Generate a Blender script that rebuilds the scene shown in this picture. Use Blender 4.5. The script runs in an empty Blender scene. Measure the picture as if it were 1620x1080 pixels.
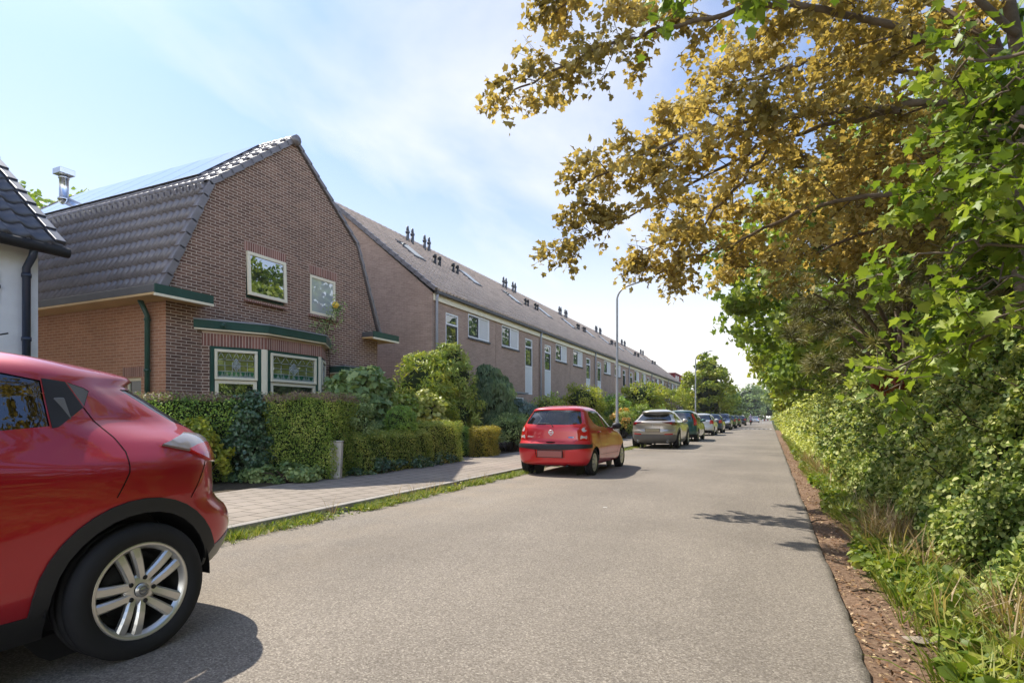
SUN_E=2.75; SKY_S=.15; SKY_DUST=1.0; EXPO=1.36; SKY_TINT=(.36,.44,.57); SKY_CLOUD=(3.2,3.18,3.12)
HAZE=.0003
import bpy, bmesh, math, random
import numpy as np
from mathutils import Vector, Matrix
from mathutils.bvhtree import BVHTree
from mathutils.geometry import tessellate_polygon
random.seed(7); RNG = np.random.default_rng(7)
SC = bpy.context.scene
COL = SC.collection
rad = math.radians

# ------------------------------------------------------------------ camera frame
CAM_H = 1.2; FPX = 900.0; TH = math.atan(408/900.0); CT = math.cos(TH); ST = math.sin(TH)
def at(u, v, d):
    """real point seen at photo position (u, v), d metres deep"""
    a = (u-810)/FPX
    return Vector(((a*CT-ST)*d, (a*ST+CT)*d, CAM_H+(660-v)/FPX*d))

# ------------------------------------------------------------------ object helpers
def tag(o, label=None, cat=None, group=None, kind=None):
    if label: o['label'] = label
    if cat: o['category'] = cat
    if group: o['group'] = group
    if kind: o['kind'] = kind
    return o
def empty(name, loc=(0,0,0), rz=0, label=None, cat=None, group=None):
    o = bpy.data.objects.new(name, None); COL.objects.link(o)
    o.location = loc; o.rotation_euler = (0,0,rz); o.empty_display_size = .2
    return tag(o, label, cat, group)
def link_mesh(name, me, parent=None):
    o = bpy.data.objects.new(name, me); COL.objects.link(o)
    if parent is not None: o.parent = parent
    return o
def copy_tree(o, parent=None):
    c = o.copy(); COL.objects.link(c)
    if parent is not None: c.parent = parent
    for ch in list(o.children): copy_tree(ch, c)
    return c

class Frame:
    """wall frame: u along the wall, v up, d out of the wall"""
    def __init__(s, o, u, n): s.o = Vector(o); s.u = Vector(u).normalized(); s.n = Vector(n).normalized(); s.z = Vector((0,0,1))
    def p(s, u, v, d=0): return s.o + s.u*u + s.z*v + s.n*d

class MB:
    def __init__(s): s.v = []; s.f = []; s.m = []; s.sm = []
    def add(s, vs, fs, m=0, smooth=False):
        b = len(s.v); s.v += [tuple(x) for x in vs]
        for f in fs: s.f.append(tuple(i+b for i in f)); s.m.append(m); s.sm.append(smooth)
    def poly(s, vs, m=0): s.add(vs, [tuple(range(len(vs)))], m)
    def box(s, x0,x1,y0,y1,z0,z1, m=0):
        s.hexa([(x0,y0,z0),(x1,y0,z0),(x1,y1,z0),(x0,y1,z0),(x0,y0,z1),(x1,y0,z1),(x1,y1,z1),(x0,y1,z1)], m)
    def hexa(s, p, m=0):
        s.add(p, [(0,3,2,1),(4,5,6,7),(0,1,5,4),(1,2,6,5),(2,3,7,6),(3,0,4,7)], m)
    def fbox(s, F, u0,u1,v0,v1,d0,d1, m=0):
        s.hexa([F.p(u0,v0,d0),F.p(u1,v0,d0),F.p(u1,v0,d1),F.p(u0,v0,d1),F.p(u0,v1,d0),F.p(u1,v1,d0),F.p(u1,v1,d1),F.p(u0,v1,d1)], m)
    def fframe(s, F, u0,u1,v0,v1,t,d0,d1, m=0):
        s.fbox(F,u0,u1,v0,v0+t,d0,d1,m); s.fbox(F,u0,u1,v1-t,v1,d0,d1,m)
        s.fbox(F,u0,u0+t,v0+t,v1-t,d0,d1,m); s.fbox(F,u1-t,u1,v0+t,v1-t,d0,d1,m)
    def tube(s, pts, rs, n=8, m=0, cap=True):
        pts = [Vector(p) for p in pts]
        if not hasattr(rs,'__len__'): rs = [rs]*len(pts)
        vs = []; fs = []; prev = None
        for i,p in enumerate(pts):
            t = (pts[min(i+1,len(pts)-1)]-pts[max(i-1,0)]).normalized()
            if prev is None:
                a = Vector((0,0,1)) if abs(t.z)<.9 else Vector((1,0,0))
                x = t.cross(a).normalized()
            else: x = (prev - t*prev.dot(t)).normalized()
            prev = x; y = t.cross(x)
            for k in range(n):
                an = 2*math.pi*k/n; vs.append(p+(x*math.cos(an)+y*math.sin(an))*rs[i])
        for i in range(len(pts)-1):
            for k in range(n):
                k2=(k+1)%n; fs.append((i*n+k,i*n+k2,(i+1)*n+k2,(i+1)*n+k))
        if cap: fs.append(tuple(range(n-1,-1,-1))); fs.append(tuple((len(pts)-1)*n+k for k in range(n)))
        s.add(vs, fs, m, True)
    def lathe(s, prof, axis='z', c=(0,0,0), n=32, m=0, a0=0, a1=2*math.pi, smooth=True):
        """prof: (r, h) list"""
        vs=[]; fs=[]; full = abs(a1-a0-2*math.pi)<1e-6; nn = n if full else n+1
        for (r,h) in prof:
            for k in range(nn):
                a=a0+(a1-a0)*k/n; x,y=r*math.cos(a),r*math.sin(a)
                vs.append({'z':(c[0]+x,c[1]+y,c[2]+h),'x':(c[0]+h,c[1]+x,c[2]+y),'y':(c[0]+x,c[1]+h,c[2]+y)}[axis])
        for i in range(len(prof)-1):
            for k in range(n):
                k2=(k+1)%nn; fs.append((i*nn+k,i*nn+k2,(i+1)*nn+k2,(i+1)*nn+k))
        s.add(vs,fs,m,smooth)
    def prism(s, poly, fn, d0, d1, m=0):
        """2-D polygon extruded; fn(a,b,d) -> point"""
        n=len(poly); vs=[fn(a,b,d0) for a,b in poly]+[fn(a,b,d1) for a,b in poly]
        fs=[tuple(range(n-1,-1,-1)),tuple(range(n,2*n))]+[(i,(i+1)%n,n+(i+1)%n,n+i) for i in range(n)]
        s.add(vs,fs,m)
    def ellipsoid(s, c, r, n=12, m=0):
        vs=[];fs=[]
        for i in range(n+1):
            t=math.pi*i/n
            for k in range(2*n):
                p=math.pi*k/n; vs.append((c[0]+r[0]*math.sin(t)*math.cos(p),c[1]+r[1]*math.sin(t)*math.sin(p),c[2]+r[2]*math.cos(t)))
        for i in range(n):
            for k in range(2*n):
                k2=(k+1)%(2*n); fs.append((i*2*n+k,(i+1)*2*n+k,(i+1)*2*n+k2,i*2*n+k2))
        s.add(vs,fs,m,True)
    def mesh(s, name, mats, uv=True, swap=False, fix=True):
        me = bpy.data.meshes.new(name); me.from_pydata(s.v, [], s.f)
        for mt in (mats if isinstance(mats,(list,tuple)) else [mats]):
            if mt: me.materials.append(mt)
        me.polygons.foreach_set('material_index', s.m); me.polygons.foreach_set('use_smooth', s.sm)
        if fix:
            bm=bmesh.new(); bm.from_mesh(me); bmesh.ops.recalc_face_normals(bm, faces=bm.faces); bm.to_mesh(me); bm.free()
        if uv: box_uv(me, swap)
        me.update(); return me
    def build(s, name, mats, parent=None, uv=True, swap=False, fix=True, bevel=0):
        o = link_mesh(name, s.mesh(name, mats, uv, swap, fix), parent)
        if bevel:
            b=o.modifiers.new('bevel','BEVEL'); b.width=bevel; b.segments=2; b.limit_method='ANGLE'
        return o
def box_uv(me, swap=False):
    L = me.uv_layers.new(name='UVMap'); data = np.zeros((len(me.loops),2))
    co = np.empty(len(me.vertices)*3); me.vertices.foreach_get('co', co); co = co.reshape(-1,3)
    for p in me.polygons:
        n = p.normal; ids = list(p.vertices); c = co[ids]
        if abs(n.z) > .92: uv = c[:,:2]
        else:
            l = math.hypot(n.x,n.y); tx,ty = -n.y/l, n.x/l
            if abs(n.x)>abs(n.y): sg = 1 if ty>0 else -1
            else: sg = 1 if tx>0 else -1
            uv = np.stack([(c[:,0]*tx+c[:,1]*ty)*sg, c[:,2]/max(.3,l)],1)
        if swap: uv = uv[:,::-1]
        data[p.loop_start:p.loop_start+p.loop_total] = uv
    L.data.foreach_set('uv', data.ravel())

def wall_panel(poly, holes, F, mats, name, parent, reveal=.1, thick=None, swap=False):
    """flat wall from a 2-D outline with rectangular openings and reveals"""
    bm = bmesh.new()
    vs=[bm.verts.new((a,b,0)) for a,b in poly]; bm.faces.new(vs)
    bmesh.ops.triangulate(bm, faces=bm.faces[:])
    for (u0,u1,v0,v1) in holes:
        for co,no in (((u0,0,0),(1,0,0)),((u1,0,0),(1,0,0)),((0,v0,0),(0,1,0)),((0,v1,0),(0,1,0))):
            bmesh.ops.bisect_plane(bm, geom=bm.verts[:]+bm.edges[:]+bm.faces[:], dist=1e-5, plane_co=co, plane_no=no)
    kill=[]
    for f in bm.faces:
        c=f.calc_center_median()
        if any(u0<c.x<u1 and v0<c.y<v1 for u0,u1,v0,v1 in holes): kill.append(f)
    bmesh.ops.delete(bm, geom=kill, context='FACES')
    mb = MB(); bm.verts.index_update()
    mb.add([F.p(v.co.x,v.co.y,0) for v in bm.verts],[tuple(v.index for v in f.verts) for f in bm.faces])
    bm.free()
    for (u0,u1,v0,v1) in holes:
        for a,b in (((u0,v0),(u1,v0)),((u1,v0),(u1,v1)),((u1,v1),(u0,v1)),((u0,v1),(u0,v0))):
            mb.poly([F.p(a[0],a[1],0),F.p(a[0],a[1],-reveal),F.p(b[0],b[1],-reveal),F.p(b[0],b[1],0)])
    me = mb.mesh(name, mats, True, swap, fix=False)
    return link_mesh(name, me, parent)

# ------------------------------------------------------------------ materials
def newmat(name):
    m=bpy.data.materials.new(name); m.use_nodes=True; nt=m.node_tree; nt.nodes.clear()
    out=nt.nodes.new('ShaderNodeOutputMaterial'); return m,nt,out
def N(nt,t,**k):
    n=nt.nodes.new(t)
    for a,b in k.items():
        if a.startswith('_'): setattr(n,a[1:],b)
        else: n.inputs[a.replace('__',' ')].default_value=b
    return n
def ramp(nt, stops, fac=None, interp='LINEAR'):
    r=nt.nodes.new('ShaderNodeValToRGB'); r.color_ramp.interpolation=interp
    e=r.color_ramp.elements
    while len(e)<len(stops): e.new(.5)
    for i,(p,c) in enumerate(stops):
        e[i].position=p; e[i].color=(c[0],c[1],c[2],1) if hasattr(c,'__len__') else (c,c,c,1)
    if fac is not None: nt.links.new(fac,r.inputs['Fac'])
    return r
def mixc(nt, fac, a, b, mode='MIX'):
    m=nt.nodes.new('ShaderNodeMix'); m.data_type='RGBA'; m.blend_type=mode
    if isinstance(fac,(int,float)): m.inputs[0].default_value=fac
    else: nt.links.new(fac,m.inputs[0])
    for i,x in ((6,a),(7,b)):
        if hasattr(x,'links'): nt.links.new(x,m.inputs[i])
        else: m.inputs[i].default_value=(x[0],x[1],x[2],1)
    return m.outputs[2]
def objco(nt, scale=1.0):
    t=nt.nodes.new('ShaderNodeTexCoord'); mp=nt.nodes.new('ShaderNodeMapping')
    mp.inputs['Scale'].default_value=(scale,)*3 if not hasattr(scale,'__len__') else scale
    nt.links.new(t.outputs['Object'],mp.inputs['Vector']); return mp.outputs[0]
def noise(nt, scale, detail=4, rough=.55, vec=None):
    n=nt.nodes.new('ShaderNodeTexNoise'); n.inputs['Scale'].default_value=scale; n.inputs['Detail'].default_value=detail; n.inputs['Roughness'].default_value=rough
    if vec is not None: nt.links.new(vec,n.inputs['Vector'])
    return n.outputs['Fac']
def bump(nt, h, strength=.3, dist=.01):
    b=nt.nodes.new('ShaderNodeBump'); b.inputs['Strength'].default_value=strength; b.inputs['Distance'].default_value=dist
    nt.links.new(h,b.inputs['Height']); return b.outputs[0]
def bsdf(nt,out,col,rough=.6,metal=0,spec=.4,normal=None,**k):
    p=nt.nodes.new('ShaderNodeBsdfPrincipled')
    if hasattr(col,'links'): nt.links.new(col,p.inputs['Base Color'])
    else: p.inputs['Base Color'].default_value=(col[0],col[1],col[2],1)
    if hasattr(rough,'links'): nt.links.new(rough,p.inputs['Roughness'])
    else: p.inputs['Roughness'].default_value=rough
    p.inputs['Metallic'].default_value=metal; p.inputs['Specular IOR Level'].default_value=spec
    for a,b in k.items(): p.inputs[a.replace('_',' ')].default_value=b
    if normal is not None: nt.links.new(normal,p.inputs['Normal'])
    if out is not None: nt.links.new(p.outputs[0],out.inputs[0])
    return p
def plain(name, col, rough=.5, metal=0, spec=.4, var=.12, sc=6, bmp=0, **k):
    m,nt,out=newmat(name); v=objco(nt)
    n=noise(nt,sc,5,.6,v)
    c=mixc(nt,n,[x*(1-var*1.6) for x in col],[min(1,x*(1+var)) for x in col])
    nr=bump(nt,noise(nt,sc*12,3,.6,v),bmp,.004) if bmp else None
    bsdf(nt,out,c,rough,metal,spec,nr,**k); return m

def brick_mat(name, c1, c2, mortar, bw=.22, rh=.0625, ms=.011, stain=.35, bias=0., rough=.85):
    m,nt,out=newmat(name)
    t=nt.nodes.new('ShaderNodeTexCoord'); b=nt.nodes.new('ShaderNodeTexBrick')
    nt.links.new(t.outputs['UV'],b.inputs['Vector'])
    for k,v in (('Scale',1.0),('Mortar Size',ms/2),('Mortar Smooth',.25),('Bias',bias),('Brick Width',bw),('Row Height',rh)): b.inputs[k].default_value=v
    v=objco(nt)
    ns=noise(nt,.9,5,.6,v); nf=noise(nt,14,3,.6,v)
    a1=mixc(nt,nf,[x*.7 for x in c1],[x*1.25 for x in c1]); a2=mixc(nt,nf,[x*.75 for x in c2],[x*1.2 for x in c2])
    nt.links.new(a1,b.inputs['Color1']); nt.links.new(a2,b.inputs['Color2'])
    b.inputs['Mortar'].default_value=(*mortar,1)
    c=mixc(nt,stain,b.outputs['Color'],ramp(nt,[(.3,.55),(.7,1.15)],ns).outputs[0],'MULTIPLY')
    inv=nt.nodes.new('ShaderNodeMath'); inv.operation='SUBTRACT'; inv.inputs[0].default_value=1; nt.links.new(b.outputs['Fac'],inv.inputs[1])
    bsdf(nt,out,c,rough,0,.25,bump(nt,inv.outputs[0],.5,.006)); return m

def leaf_mat(name, c0, c1, c2, trans=.3, rough=.5, tcol=None, spec=.35):
    m,nt,out=newmat(name)
    a=nt.nodes.new('ShaderNodeAttribute'); a.attribute_name='var'
    r=ramp(nt,[(0.05,c0),(.5,c1),(.95,c2)],a.outputs['Fac'])
    p=bsdf(nt,None,r.outputs[0],rough,0,spec)
    tr=nt.nodes.new('ShaderNodeBsdfTranslucent')
    tc=mixc(nt,1.0,r.outputs[0],tcol or (1.25,1.3,.6),'MULTIPLY'); nt.links.new(tc,tr.inputs[0])
    mx=nt.nodes.new('ShaderNodeMixShader'); mx.inputs[0].default_value=trans
    nt.links.new(p.outputs[0],mx.inputs[1]); nt.links.new(tr.outputs[0],mx.inputs[2]); nt.links.new(mx.outputs[0],out.inputs[0])
    return m

def glass_mat(name, tint=(.25,.28,.28), refl=.12, rough=.0, edge=.9):
    m,nt,out=newmat(name)
    tr=nt.nodes.new('ShaderNodeBsdfTransparent'); tr.inputs[0].default_value=(*tint,1)
    gl=nt.nodes.new('ShaderNodeBsdfGlossy'); gl.inputs['Roughness'].default_value=rough; gl.inputs[0].default_value=(.95,.97,1,1)
    lw=nt.nodes.new('ShaderNodeLayerWeight'); lw.inputs[0].default_value=.25
    mr=nt.nodes.new('ShaderNodeMapRange'); mr.inputs['To Min'].default_value=refl; mr.inputs['To Max'].default_value=edge
    nt.links.new(lw.outputs['Fresnel'],mr.inputs['Value'])
    mx=nt.nodes.new('ShaderNodeMixShader'); nt.links.new(mr.outputs[0],mx.inputs[0])
    nt.links.new(tr.outputs[0],mx.inputs[1]); nt.links.new(gl.outputs[0],mx.inputs[2]); nt.links.new(mx.outputs[0],out.inputs[0]); return m
def pane_mat(name, inner=(.02,.025,.022), refl=.3, wob=.0):
    m,nt,out=newmat(name)
    v=objco(nt); d=nt.nodes.new('ShaderNodeBsdfDiffuse'); d.inputs[0].default_value=(*inner,1)
    gl=nt.nodes.new('ShaderNodeBsdfGlossy'); gl.inputs['Roughness'].default_value=.0; gl.inputs[0].default_value=(.9,.93,.93,1)
    nt.links.new(bump(nt,noise(nt,1.6,2,.5,v),.05,.01),gl.inputs['Normal'])
    lw=nt.nodes.new('ShaderNodeLayerWeight'); lw.inputs[0].default_value=.3
    mr=nt.nodes.new('ShaderNodeMapRange'); mr.inputs['To Min'].default_value=refl; mr.inputs['To Max'].default_value=.95
    nt.links.new(lw.outputs['Fresnel'],mr.inputs['Value'])
    mx=nt.nodes.new('ShaderNodeMixShader'); nt.links.new(mr.outputs[0],mx.inputs[0])
    nt.links.new(d.outputs[0],mx.inputs[1]); nt.links.new(gl.outputs[0],mx.inputs[2]); nt.links.new(mx.outputs[0],out.inputs[0]); return m
def paint_mat(name, col, metal=.35, rough=.38, flake=.06):
    m,nt,out=newmat(name); v=objco(nt)
    g=nt.nodes.new('ShaderNodeNewGeometry')
    n=noise(nt,2.2,4,.6,v)
    c=mixc(nt,n,[x*(1-flake) for x in col],[x*(1+flake) for x in col])
    dust=noise(nt,5,6,.7,v)
    c=mixc(nt,ramp(nt,[(.6,0),(.95,.04)],dust).outputs[0],c,(.35,.3,.25))
    c=mixc(nt,g.outputs['Backfacing'],c,(.02,.02,.02))
    p=bsdf(nt,out,c,rough,metal,.5,Coat_Weight=1.0,Coat_Roughness=.025); return m

M={}
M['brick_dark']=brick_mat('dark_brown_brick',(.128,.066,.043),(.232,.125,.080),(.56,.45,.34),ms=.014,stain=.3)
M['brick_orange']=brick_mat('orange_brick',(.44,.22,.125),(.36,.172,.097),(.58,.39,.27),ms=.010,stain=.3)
M['brick_solid']=brick_mat('soldier_brick',(.20,.085,.06),(.31,.14,.10),(.58,.46,.36),bw=9.,ms=.013,stain=.25)
M['brick_row']=brick_mat('row_brick',(.43,.295,.215),(.35,.235,.17),(.50,.385,.30),ms=.008,stain=.3)
M['tile_dark']=plain('dark_glazed_tile',(.175,.152,.145),.34,0,.6,.35,3.5,.15)
M['tile_black']=plain('black_glazed_tile',(.06,.062,.072),.32,0,.5,.35,3.5,.1)
M['tile_row']=plain('brown_concrete_tile',(.54,.405,.30),.75,0,.3,.35,1.7,.3)
M['cream']=plain('cream_paint',(.78,.70,.50),.45,0,.4,.05,4)
M['white']=plain('white_paint',(.80,.79,.75),.45,0,.4,.05,3)
M['green']=plain('dark_green_paint',(.014,.062,.042),.35,0,.5,.3,5)
M['gutter']=plain('weathered_zinc',(.10,.095,.09),.6,.1,.4,.2,4)
M['wood']=plain('varnished_soffit_wood',(.55,.36,.16),.5,0,.4,.25,(2),0)
M['lead']=plain('lead_flashing',(.30,.31,.33),.5,.4,.4,.2,6)
M['steel']=plain('stainless_steel',(.55,.56,.57),.25,1,.5,.1,5)
M['stucco']=plain('white_rough_stucco',(.62,.63,.62),.9,0,.2,.1,5,.9)
M['navy']=plain('dark_blue_paint',(.012,.022,.045),.35,0,.5,.2,5)
M['iron']=plain('black_iron',(.012,.012,.013),.6,0,.4,.2,8)
M['pipe_grey']=plain('grey_plastic_pipe',(.36,.36,.37),.5,0,.4,.12,3)
M['panel']=plain('white_panel',(.66,.66,.63),.5,0,.4,.07,2)
M['blind']=plain('off_white_blind',(.62,.60,.55),.8,0,.2,.06,3)
M['grey_frame']=plain('dark_grey_frame',(.06,.063,.07),.45,0,.4,.15,4)
M['reddorm']=plain('dark_red_boarding',(.22,.018,.025),.6,0,.3,.2,3)
M['solar']=plain('solar_cell_glass',(.02,.024,.035),.08,0,.7,.2,4,Coat_Weight=1.0)
M['pane']=pane_mat('window_glass',(.02,.024,.02),.34)
M['pane_grey']=pane_mat('net_curtain_glass',(.40,.42,.42),.2)
M['pane_dark']=pane_mat('dim_window_glass',(.03,.035,.035),.25)
M['stain']=pane_mat('leaded_glass',(.16,.17,.045),.25)
M['stain_green']=pane_mat('green_leaded_glass',(.02,.12,.06),.15)
M['stain_grey']=pane_mat('clear_leaded_glass',(.25,.29,.25),.22)
M['came']=plain('lead_came',(.42,.43,.40),.5,.3,.4,.1,8)
M['concrete']=plain('weathered_concrete',(.58,.53,.45),.9,0,.2,.25,7,.5)
M['galv']=plain('galvanised_steel',(.45,.44,.42),.45,.5,.4,.12,4)
M['bark']=plain('grey_brown_bark',(.20,.155,.115),.95,0,.15,.45,9,.9)
M['twig']=plain('brown_twigs',(.075,.055,.035),.95,0,.1,.4,9)
M['core']=plain('inner_shade_foliage',(.035,.05,.018),.95,0,.05,.5,9)  # dark filler inside plants that blocks light; inner shade put into the colour
M['black_plastic']=plain('black_plastic',(.022,.022,.024),.55,0,.4,.2,6,.1)
M['grey_plastic']=plain('grey_plastic',(.16,.155,.15),.5,0,.4,.12,5,.1)
M['rubber']=plain('tyre_rubber',(.018,.018,.019),.8,0,.3,.25,6,.2)
M['rim']=plain('silver_alloy',(.60,.59,.56),.3,.75,.5,.08,6)
M['rimdark']=plain('dark_wheel_barrel',(.03,.03,.03),.6,.3,.3,.2,8)
M['chrome']=plain('chrome',(.8,.8,.8),.12,1,.5,.04,5)
M['seat']=plain('dark_grey_seat_fabric',(.07,.075,.085),.9,0,.2,.15,12)
M['red_lens']=plain('red_light_lens',(.55,.012,.012),.12,0,.6,.12,10,Coat_Weight=1.0)
M['clear_lens']=plain('clear_light_lens',(.72,.68,.66),.12,.2,.6,.1,14,Coat_Weight=1.0)
M['dark_lens']=plain('smoked_red_lens',(.13,.008,.01),.12,0,.6,.2,10,Coat_Weight=1.0)
M['carglass']=glass_mat('car_glass',(.68,.72,.72),.08)
M['privacy']=glass_mat('tinted_car_glass',(.03,.033,.03),.10)
M['valance']=plain('light_grey_plastic',(.27,.26,.245),.5,0,.4,.12,5,.1)
M['silver']=plain('silver_badge',(.78,.78,.78),.3,.3,.5,.05,9)
M['grey_lens']=plain('smoked_clear_lens',(.30,.28,.28),.12,.1,.6,.2,14,Coat_Weight=1.0)
M['pebble']=plain('dusty_stone',(.34,.28,.22),.9,0,.2,.2,9,.5)
M['gap']=plain('panel_gap',(.012,.008,.008),.9,0,.1,.1,8)
M['plate_red']=plain('reddish_number_plate',(.40,.13,.11),.5,0,.4,.1,3)
M['plate_tan']=plain('tan_number_plate',(.42,.35,.22),.5,0,.4,.1,3)
M['badge_blue']=plain('blue_badge',(.10,.25,.55),.3,0,.5,.1,5)
M['orange_paint']=plain('orange_red_paint',(.6,.08,.03),.5)
M['skin']=plain('skin',(.45,.27,.2),.6)
M['lilac']=plain('lilac_shirt',(.45,.38,.55),.8)
M['denim']=plain('dark_denim',(.05,.06,.1),.85)
# ------------------------------------------------------------------ ground surfaces
def asphalt():
    m,nt,out=newmat('worn_asphalt'); v=objco(nt)
    vor=nt.nodes.new('ShaderNodeTexVoronoi'); vor.inputs['Scale'].default_value=130; nt.links.new(v,vor.inputs['Vector'])
    sep=nt.nodes.new('ShaderNodeSeparateColor'); nt.links.new(vor.outputs['Color'],sep.inputs[0])
    stone=ramp(nt,[(0,(.148,.124,.098)),(.55,(.226,.194,.157)),(.85,(.278,.241,.196)),(1,(.37,.326,.265))],sep.outputs[0]).outputs[0]
    pits=ramp(nt,[(.36,.45),(.56,1)],noise(nt,75,4,.7,v)).outputs[0]
    c=mixc(nt,.55,stone,pits,'MULTIPLY')
    big=noise(nt,.35,5,.6,v)
    c=mixc(nt,.8,c,ramp(nt,[(.3,.78),(.7,1.22)],big).outputs[0],'MULTIPLY')
    # sandy film near the parking side, old repair tint
    sx=nt.nodes.new('ShaderNodeSeparateXYZ'); nt.links.new(v,sx.inputs[0])
    mr=nt.nodes.new('ShaderNodeMapRange'); mr.inputs['From Min'].default_value=-2.4; mr.inputs['From Max'].default_value=-4.9
    nt.links.new(sx.outputs[0],mr.inputs['Value'])
    mu=nt.nodes.new('ShaderNodeMath'); mu.operation='MULTIPLY'; nt.links.new(mr.outputs[0],mu.inputs[0]); nt.links.new(ramp(nt,[(.4,0),(.75,.75)],noise(nt,.8,6,.65,v)).outputs[0],mu.inputs[1])
    c=mixc(nt,mu.outputs[0],c,(.30,.235,.16))
    st=noise(nt,.16,3,.5,objco(nt,(6,.6,1)))
    c=mixc(nt,.5,c,ramp(nt,[(.35,.82),(.6,1.08)],st).outputs[0],'MULTIPLY')
    bsdf(nt,out,c,.85,0,.3,bump(nt,vor.outputs['Distance'],.3,.005)); return m
def pavers():
    m,nt,out=newmat('concrete_paving_tiles')
    t=nt.nodes.new('ShaderNodeTexCoord'); mp=nt.nodes.new('ShaderNodeMapping'); mp.inputs['Rotation'].default_value=(0,0,math.pi/2)
    nt.links.new(t.outputs['UV'],mp.inputs['Vector'])
    b=nt.nodes.new('ShaderNodeTexBrick'); nt.links.new(mp.outputs[0],b.inputs['Vector'])
    for k,x in (('Scale',1.0),('Mortar Size',.010),('Mortar Smooth',.2),('Brick Width',.30),('Row Height',.30)): b.inputs[k].default_value=x
    v=objco(nt); nf=noise(nt,9,6,.65,v); big=noise(nt,.7,4,.6,v)
    nt.links.new(mixc(nt,nf,(.22,.185,.15),(.33,.28,.23)),b.inputs['Color1']); nt.links.new(mixc(nt,nf,(.265,.225,.18),(.30,.25,.20)),b.inputs['Color2'])
    b.inputs['Mortar'].default_value=(.085,.07,.045,1)
    c=mixc(nt,.7,b.outputs['Color'],ramp(nt,[(.3,.72),(.7,1.15)],big).outputs[0],'MULTIPLY')
    inv=nt.nodes.new('ShaderNodeMath'); inv.operation='SUBTRACT'; inv.inputs[0].default_value=1; nt.links.new(b.outputs['Fac'],inv.inputs[1])
    bsdf(nt,out,c,.85,0,.25,bump(nt,inv.outputs[0],.6,.006)); return m
def soil(name,c0,c1,c2,sc=40):
    m,nt,out=newmat(name); v=objco(nt)
    n1=noise(nt,sc,6,.75,v); n2=noise(nt,1.3,5,.6,v)
    c=ramp(nt,[(.3,c0),(.5,c1),(.72,c2)],n1).outputs[0]
    c=mixc(nt,.6,c,ramp(nt,[(.3,.7),(.7,1.2)],n2).outputs[0],'MULTIPLY')
    bsdf(nt,out,c,.95,0,.15,bump(nt,n1,.8,.02)); return m
M['asphalt']=asphalt(); M['paver']=pavers()
M['dirt']=soil('brown_dirt_with_litter',(.095,.056,.035),(.20,.127,.082),(.34,.24,.16),34)
M['garden']=soil('garden_soil',(.03,.024,.015),(.07,.055,.035),(.12,.095,.06))
M['kerb']=plain('kerb_concrete',(.34,.31,.27),.9,0,.2,.25,5,.5)
M['meadow']=soil('rough_grass_ground',(.03,.045,.012),(.06,.075,.025),(.11,.10,.05),6)

def sheet(name, x0,x1,y0,y1,z,mat,nx=1,ny=1,zf=None,edge=None):
    mb=MB(); vs=[];fs=[]
    for j in range(ny+1):
        for i in range(nx+1):
            x=x0+(x1-x0)*i/nx; y=y0+(y1-y0)*j/ny
            if edge and i==nx: x+=edge(y)
            vs.append((x,y,z+(zf(x,y) if zf else 0)))
    for j in range(ny):
        for i in range(nx): a=j*(nx+1)+i; fs.append((a,a+1,a+nx+2,a+nx+1))
    mb.add(vs,fs,0,True); return tag(mb.build(name,mat,None,fix=False),kind='structure')
KX=-4.95; RX=.43; PZ=.09
sheet('ground',-900,900,-300,1600,-.06,M['meadow'])
random.seed(3)
ej=[random.uniform(-.008,.008) for _ in range(4000)]
def edge(y): 
    t=(y+12)*12; i=int(t)%3999; f=t-int(t); return ej[i]*(1-f)+ej[i+1]*f + .008*math.sin(y*1.7)
# road slab with a ragged right edge and a small drop to the dirt
mb=MB(); ys=[-14+ .085*i for i in range(500)]+[28.5+ i*2.0 for i in range(200)]
vs=[];fs=[]
for y in ys:
    e=RX+edge(y); vs+= [(KX-.02,y,0),(-2.2,y,.02),(e-.05,y,.0),(e,y,-.008),(e+.012,y,-.05)]
for j in range(len(ys)-1):
    for i in range(4): a=j*5+i; fs.append((a,a+1,a+6,a+5))
mb.add(vs,fs,0,True); tag(mb.build('road',M['asphalt'],None,fix=False),kind='structure')
def vz(x,y): return .012*math.sin(x*9+y*3.1)+.01*math.sin(y*7.3)+.03*max(0,x-.9)
sheet('dirt_verge',.40,2.4,-6,60,-.03,M['dirt'],10,500,vz)
sheet('garden_soil',-24,-7.35,-14,150,PZ-.03,M['garden'])
sheet('pavement',-7.4,KX-.12,-14,160,PZ,M['paver'])
mb=MB(); y=-14.
while y<150:
    mb.box(KX-.12,KX,y,y+.992,-.1,PZ+.004); y+=1.0
tag(mb.build('kerb',M['kerb'],None,bevel=.012),kind='structure')
# garden edging along the pavement, path tiles to the doors
mb=MB(); mb.box(-7.46,-7.4,13.0,14.0,0,PZ+.004)
tag(mb.build('path_edging',M['kerb']),kind='structure')
sheet('garden_path',-10.6,-7.41,12.75,14.0,PZ-.004,M['paver'])
# joint across the road and the speed table teeth
mb=MB(); mb.poly([(-3.3,19.9,.022),(.40,20.98,.004),(.40,21.02,.004),(-3.3,19.94,.022)]); 
tag(mb.build('road_joint',plain('bitumen_joint',(.035,.03,.028),.8),fix=False),kind='structure')
mb=MB()
for i in range(8):
    x=-3.0+.42*i; mb.poly([(x,62.0,.026),(x+.26,62.0,.026),(x+.19,64.6,.026),(x+.07,64.6,.026)])
tag(mb.build('road_marking',plain('white_road_paint',(.72,.68,.62),.7,0,.3,.2,3),fix=False),kind='structure')

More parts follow.
